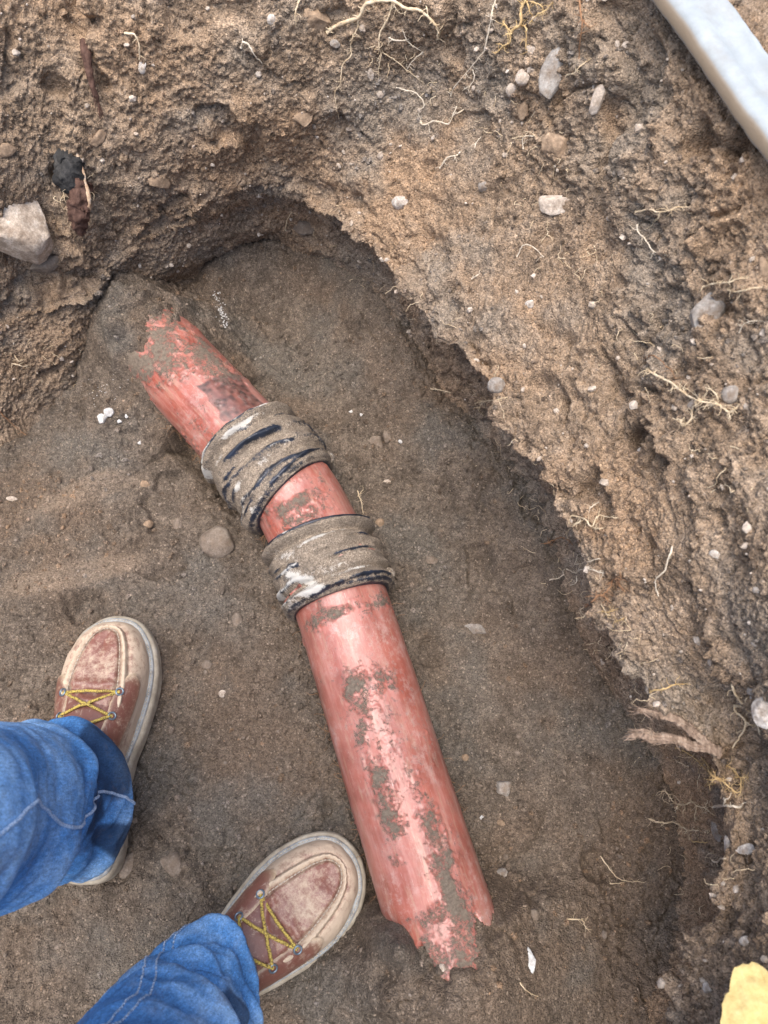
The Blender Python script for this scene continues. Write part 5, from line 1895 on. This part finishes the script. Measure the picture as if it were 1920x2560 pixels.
# jeans
def denim_mat():
    m = NT('denim')
    wet, fade = m.attr('wet'), m.attr('fade')
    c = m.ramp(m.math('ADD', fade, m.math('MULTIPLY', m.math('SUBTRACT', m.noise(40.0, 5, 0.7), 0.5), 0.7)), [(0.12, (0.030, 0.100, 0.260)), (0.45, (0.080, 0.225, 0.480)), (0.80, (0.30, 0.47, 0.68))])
    weave = m.noise(420.0, 3, 0.75, m.mapping((1, 1, .22), (0.5, 0.2, 0)))
    twr = m.ramp(weave, [(0.3, 0.70), (0.7, 1.32)])
    c = m.mix(1.0, c, twr, 'MULTIPLY')
    sp_ = m.ramp(m.noise(700.0, 3, 0.7), [(0.3, 0.62), (0.7, 1.4)])
    c = m.mix(1.0, c, sp_, 'MULTIPLY')
    c = m.mix(m.math('MULTIPLY', wet, 0.8, True), c, (0.012, 0.022, 0.050))
    dirt = m.ramp(m.noise(22.0, 5, 0.75), [(0.54, 0.0), (0.74, 0.5)])
    c = m.mix(dirt, c, (0.19, 0.15, 0.11))
    h = m.math('ADD', weave, m.math('MULTIPLY', m.noise(700.0, 3, 0.7), 0.8))
    return m.done(c, 0.88, m.bump(h, 0.4, 0.001), 0.2)


M['denim'] = denim_mat()


def leg_surface(hem_c, fwd, knee, thigh, hipc, hem_rf, hem_rs, seed, stitched, bulge):
    """rows from hem (tilted) to hip; returns grid (nz, na, 3) in world space"""
    zc = [(hem_c[0], hem_c[1], .070), (hem_c[0] * .8 + knee[0] * .2, hem_c[1] * .8 + knee[1] * .2, .16), (hem_c[0] * .5 + knee[0] * .5, hem_c[1] * .5 + knee[1] * .5, .28),
          (knee[0], knee[1], .48), (thigh[0], thigh[1], .68), (hipc[0], hipc[1], .86)]
    C = catmull(np.array(zc), 60)
    C, _ = resample(C, .0030)
    n = len(C)
    na = 190
    ang = np.linspace(0, 2 * math.pi, na, endpoint=False)
    fwd = np.asarray(fwd)[:2]
    sid = np.array([fwd[1], -fwd[0]])
    zz = C[:, 2]
    rf = np.interp(zz, [.07, .13, .22, .30, .48, .68, .86], [hem_rf, hem_rf * .92, .060, .061, .075, .094, .105])
    rs = np.interp(zz, [.07, .13, .22, .30, .48, .68, .86], [hem_rs, hem_rs * .98, .056, .058, .070, .088, .100])
    A = np.repeat(ang[None], n, 0)
    Z = np.repeat(zz[:, None], na, 1)
    prm = np.stack([np.cos(A) * .08, np.sin(A) * .08, Z], -1).reshape(-1, 3) + seed
    near = sstep(.42, .06, Z)
    # stacked drape folds: sideways ripples that wander round the leg
    warp_ = fbm(prm, (7, 7, 5), 2, seed + 1).reshape(n, na)
    f1 = np.sin((Z / .062 + 1.3 * warp_ + .5 * np.sin(A + seed)) * 2 * math.pi)
    f2 = fbm(prm + .02 * warp_.reshape(-1)[:, None], (6, 6, 14), 2, seed + 2, ridged=True).reshape(n, na)
    f2 = np.sign(f2) * np.abs(f2) ** .8
    f3 = fbm(prm @ np.array([[1, 0, .5], [0, 1, .4], [-.5, -.3, 1]]) + .012 * warp_.reshape(-1)[:, None], (14, 14, 48), 2, seed + 12, ridged=True).reshape(n, na)
    amp = sstep(-.5, .6, fbm(prm, (8, 8, 9), 2, seed + 3).reshape(n, na))
    r = 0.0060 * f1 * amp * near * sstep(.075, .11, Z) + 0.0105 * f2 * (0.35 + near) * sstep(.07, .10, Z) + .010 * fbm(prm, 10, 2, seed + 4).reshape(n, na)
    r += 0.0022 * np.clip(f3, -.2, 1) * sstep(.08, .12, Z) * (.4 + near)
    r += 0.0030 * fbm(prm, (30, 30, 46), 2, seed + 7).reshape(n, na) * sstep(.075, .11, Z)
    # the cloth bags over itself a hand above the hem
    zf_ = .205 + .035 * np.sin(A + seed * 1.7) + .02 * warp_
    r += bulge * sstep(zf_ - .004, zf_ + .022, Z) * np.exp(-np.clip(Z - zf_, 0, 1) / .10)
    hemb = np.exp(-((Z - .070) / .004) ** 2)
    r += .0016 * hemb - .0022 * np.exp(-((Z - .085) / .002) ** 2)
    RF, RS = rf[:, None] + r, rs[:, None] + r
    XY = C[:, None, :2] + (np.cos(A) * RF)[..., None] * fwd + (np.sin(A) * RS)[..., None] * sid
    tilt = np.interp(zz, [.07, .20], [1, 0])[:, None]
    Zt = Z + tilt * (0.042 * np.cos(A) + .006 * np.sin(3 * A + seed) + .004 * warp_) - tilt * .004
    G = np.concatenate([XY, Zt[..., None]], -1)
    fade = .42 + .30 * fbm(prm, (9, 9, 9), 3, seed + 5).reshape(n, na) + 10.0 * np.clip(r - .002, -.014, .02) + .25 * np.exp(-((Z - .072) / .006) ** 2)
    wet = np.zeros((n, na))
    for (a0, z0, wa, wz) in stitched:
        da = (A - math.radians(a0) + math.pi) % (2 * math.pi) - math.pi
        e = (da / math.radians(wa)) ** 2 + ((Z - z0) / wz) ** 2
        wet = np.maximum(wet, sstep(1.25, .75, e + .55 * fbm(prm, 22, 3, seed + 6).reshape(n, na)))
    return G, fade, wet, A, Z


al = hl + dl_n * .087
ar = hr_ + dir_r * .103
hipL, hipR = np.array([-.33, -.13]), np.array([-.19, -.25])
GL, fL, wL, AL, ZL = leg_surface(al[:2], dl_n, np.array([-.322, -.02]), np.array([-.33, -.08]), hipL, .071, .056, 3, [(52, .125, 34, .040), (95, .17, 24, .03), (120, .11, 14, .05)], .014)
GR, fR, wR, AR, ZR = leg_surface(ar[:2], dir_r, np.array([-.165, -.212]), np.array([-.17, -.24]), hipR, .073, .058, 8, [(20, .22, 25, .03), (150, .20, 28, .05)], .007)
g = Geo()
attr_f, attr_w = [], []
for G, f_, w_ in ((GL, fL, wL), (GR, fR, wR)):
    n, na, _ = G.shape
    inner = G[:14][::-1].copy()                     # turned-in hem
    cen = G[:14].mean(1, keepdims=True)[::-1]
    inner = cen + (inner - cen) * np.array([.965, .965, 1.0])
    full_ = np.concatenate([inner, G], 0)
    g.add(full_.reshape(-1, 3), grid_quads(n + 14, na, wrap_m=True))
    attr_f.append(np.concatenate([np.full(14 * na, .3), f_.ravel()]))
    attr_w.append(np.concatenate([np.zeros(14 * na), w_.ravel()]))
# hips up to the waistband
hc = (hipL + hipR) / 2
hd = (hipL - hipR) / np.linalg.norm(hipL - hipR)
hp_ = np.array([hd[1], -hd[0]])
rows = []
for z, a_, b_ in [(.78, .10, .06), (.80, .175, .10), (.86, .195, .125), (.93, .19, .125), (1.0, .178, .118), (1.035, .172, .112), (1.036, .10, .06), (1.036, .005, .005)]:
    th_ = np.linspace(0, 2 * math.pi, 96, endpoint=False)
    rows.append(np.c_[hc + np.outer(np.cos(th_) * a_, hd) + np.outer(np.sin(th_) * b_, hp_), np.full(96, z)])
g.add(np.concatenate(rows), grid_quads(len(rows), 96, wrap_m=True))
attr_f.append(np.full(96 * len(rows), .45))
attr_w.append(np.zeros(96 * len(rows)))
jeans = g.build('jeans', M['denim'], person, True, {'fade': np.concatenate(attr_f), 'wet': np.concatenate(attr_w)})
jeans.matrix_parent_inverse = person.matrix_world.inverted()
bpy.context.view_layer.update()
# upper body, above and behind the camera: it only shades the pit
m = NT('work_shirt')
M['shirt'] = m.done(m.ramp(m.noise(30.0, 4), [(0.3, (0.07, 0.075, 0.08)), (0.7, (0.12, 0.125, 0.13))]), 0.9, None, 0.2)
m = NT('skin')
M['skin'] = m.done(m.ramp(m.noise(40.0, 4), [(0.3, (0.42, 0.24, 0.17)), (0.7, (0.52, 0.32, 0.23))]), 0.55, None, 0.4)
m = NT('dark_cap')
M['cap'] = m.done((0.04, 0.045, 0.05), 0.9, None, 0.2)
g = Geo()
th_ = np.linspace(0, 2 * math.pi, 64, endpoint=False)
fw2 = -hp_ if hp_[0] + hp_[1] < 0 else hp_
rows = []
for z, a_, b_, lean in [(1.00, .182, .122, 0), (1.08, .178, .120, .0), (1.20, .190, .122, .01), (1.32, .205, .125, .02), (1.42, .200, .115, .03), (1.475, .15, .09, .035), (1.50, .075, .07, .04)]:
    wr_ = 1 + .03 * np.sin(5 * th_ + z * 20)
    rows.append(np.c_[hc + fw2 * lean + np.outer(np.cos(th_) * a_ * wr_, hd) + np.outer(np.sin(th_) * b_ * wr_, hp_), np.full(64, z)])
g.add(np.concatenate(rows), grid_quads(len(rows), 64, wrap_m=True))
hands = []
for sgn in (1, -1):
    sh = np.array([*(hc + hd * .19 * sgn + fw2 * .02), 1.42])
    el = np.array([*(hc + hd * .235 * sgn + fw2 * .0), 1.14])
    wr3 = np.array([*(hc + hd * (.20 if sgn > 0 else .17) * sgn + fw2 * (.03 if sgn > 0 else .06)), .93 if sgn > 0 else 1.02])
    P = catmull(np.array([sh + np.array([*(-hd * sgn * .05), .01]), sh, (sh + el) / 2, el, (el + wr3) / 2, wr3]), 8)
    g.tube(P, np.interp(np.linspace(0, 1, len(P)), [0, .2, .55, 1], [.06, .062, .05, .036]), 20)
    hands.append((wr3, wr3 - el, sgn))
o = g.build('shirt', M['shirt'], person)
o.matrix_parent_inverse = person.matrix_world.inverted()
g = Geo()
nk = np.array([*(hc + fw2 * .045), 1.50])
rows = []
for dz, a_, b_, f_ in [(-.03, .058, .060, 0), (.03, .056, .058, .0), (.07, .058, .072, .018), (.10, .066, .090, .022), (.14, .074, .098, .018), (.18, .077, .100, .012), (.22, .074, .096, .008), (.255, .058, .075, .004), (.275, .02, .03, .0)]:
    nose = .016 * np.exp(-((np.sin(th_) * (1 if fw2 @ hp_ > 0 else -1) - 1) / .03) ** 2) * math.exp(-((dz - .125) / .025) ** 2)
    rows.append(np.c_[nk[:2] + fw2 * f_ + np.outer(np.cos(th_) * a_, hd) + np.outer(np.sin(th_) * (b_ + nose), hp_), np.full(64, nk[2] + dz)])
g.add(np.concatenate(rows), grid_quads(len(rows), 64, wrap_m=True))
o = g.build('head', M['skin'], person)
o.matrix_parent_inverse = person.matrix_world.inverted()
for wr3, ax, sgn in hands:                          # palm and five curled fingers
    g = Geo()
    ax = ax / np.linalg.norm(ax)
    acr = np.array([*fw2, 0]) - ax * (np.array([*fw2, 0]) @ ax)
    acr /= np.linalg.norm(acr)
    nin = np.cross(ax, acr)
    V3 = ICO3[0] * np.array([.052, .042, .016])
    g.add(wr3 + ax * .05 + V3[:, :1] * ax + V3[:, 1:2] * acr + V3[:, 2:] * nin, None, ICO3[1])
    for k, (off_, ln) in enumerate([(.030, .070), (.010, .078), (-.010, .074), (-.029, .058)]):
        b0_ = wr3 + ax * .085 + acr * off_
        t = np.linspace(0, 1, 8)[:, None]
        g.tube(b0_ + ax * ln * t + nin * .022 * t ** 2 * sgn, np.linspace(.0095, .0075, 8), 10)
    t = np.linspace(0, 1, 7)[:, None]
    g.tube(wr3 + ax * .03 + acr * .030 + (ax * .6 + acr * .7) * .06 * t + nin * .015 * t ** 2 * sgn, np.linspace(.0115, .009, 7), 10)
    o = g.build('hand', M['skin'], person)
    o.matrix_parent_inverse = person.matrix_world.inverted()
rows = []
for dz, a_, b_ in [(.165, .081, .106), (.20, .081, .104), (.24, .075, .096), (.275, .05, .065), (.287, .01, .012)]:
    rows.append(np.c_[nk[:2] + fw2 * .010 + np.outer(np.cos(th_) * a_, hd) + np.outer(np.sin(th_) * b_, hp_), np.full(64, nk[2] + dz)])
o = mesh_np('cap', np.concatenate(rows), grid_quads(len(rows), 64, wrap_m=True), M['cap'], person)
o.matrix_parent_inverse = person.matrix_world.inverted()
bpy.context.view_layer.update()


def seam_on(G, A, Z, fn_ang, z_lo, z_hi, rad, mat, name, dash=False, lift=.0006):
    n, na, _ = G.shape
    g = Geo()
    pts_ = []
    for k in range(n):
        if z_lo <= Z[k, 0] <= z_hi:
            a = fn_ang(Z[k, 0]) % (2 * math.pi)
            j = a / (2 * math.pi) * na
            j0_, fr_ = int(j) % na, j - int(j)
            p_ = G[k, j0_] * (1 - fr_) + G[k, (j0_ + 1) % na] * fr_
            c_ = G[k].mean(0)
            d_ = p_ - c_
            pts_.append(p_ + d_ / np.linalg.norm(d_) * lift)
    pts_ = np.array(pts_)
    if dash:
        R_, _ = resample(pts_, .0009)
        for k in range(0, len(R_) - 4, 5):
            g.tube(R_[k:k + 4], rad, 5)
    else:
        g.tube(pts_, rad, 6)
    o = g.build(name, M[mat], jeans)
    o.matrix_parent_inverse = jeans.matrix_world.inverted()


def hem_on(G, A, Z, zrow, name):
    k = int(np.argmin(np.abs(Z[:, 0] - zrow)))
    P = G[k]
    c_ = P.mean(0)
    d_ = P - c_
    P = P + d_ / np.linalg.norm(d_, axis=1)[:, None] * .0006
    R_, _ = resample(np.vstack([P, P[:1]]), .0009)
    g = Geo()
    for j in range(0, len(R_) - 4, 5):
        g.tube(R_[j:j + 4], .00055, 5)
    o = g.build(name, M['seam'], jeans)
    o.matrix_parent_inverse = jeans.matrix_world.inverted()


seam_on(GL, AL, ZL, lambda z: math.radians(88 + 10 * math.sin(z * 30)), .078, .80, .0016, 'seam', 'inseam')
seam_on(GR, AR, ZR, lambda z: math.radians(-68 + 8 * math.sin(z * 26)), .078, .80, .0009, 'seam', 'outseam', True)
seam_on(GR, AR, ZR, lambda z: math.radians(-60 + 8 * math.sin(z * 26)), .078, .80, .0009, 'seam', 'outseam', True)
hem_on(GL, AL, ZL, .0855, 'hem_stitching')
hem_on(GR, AR, ZR, .0855, 'hem_stitching')
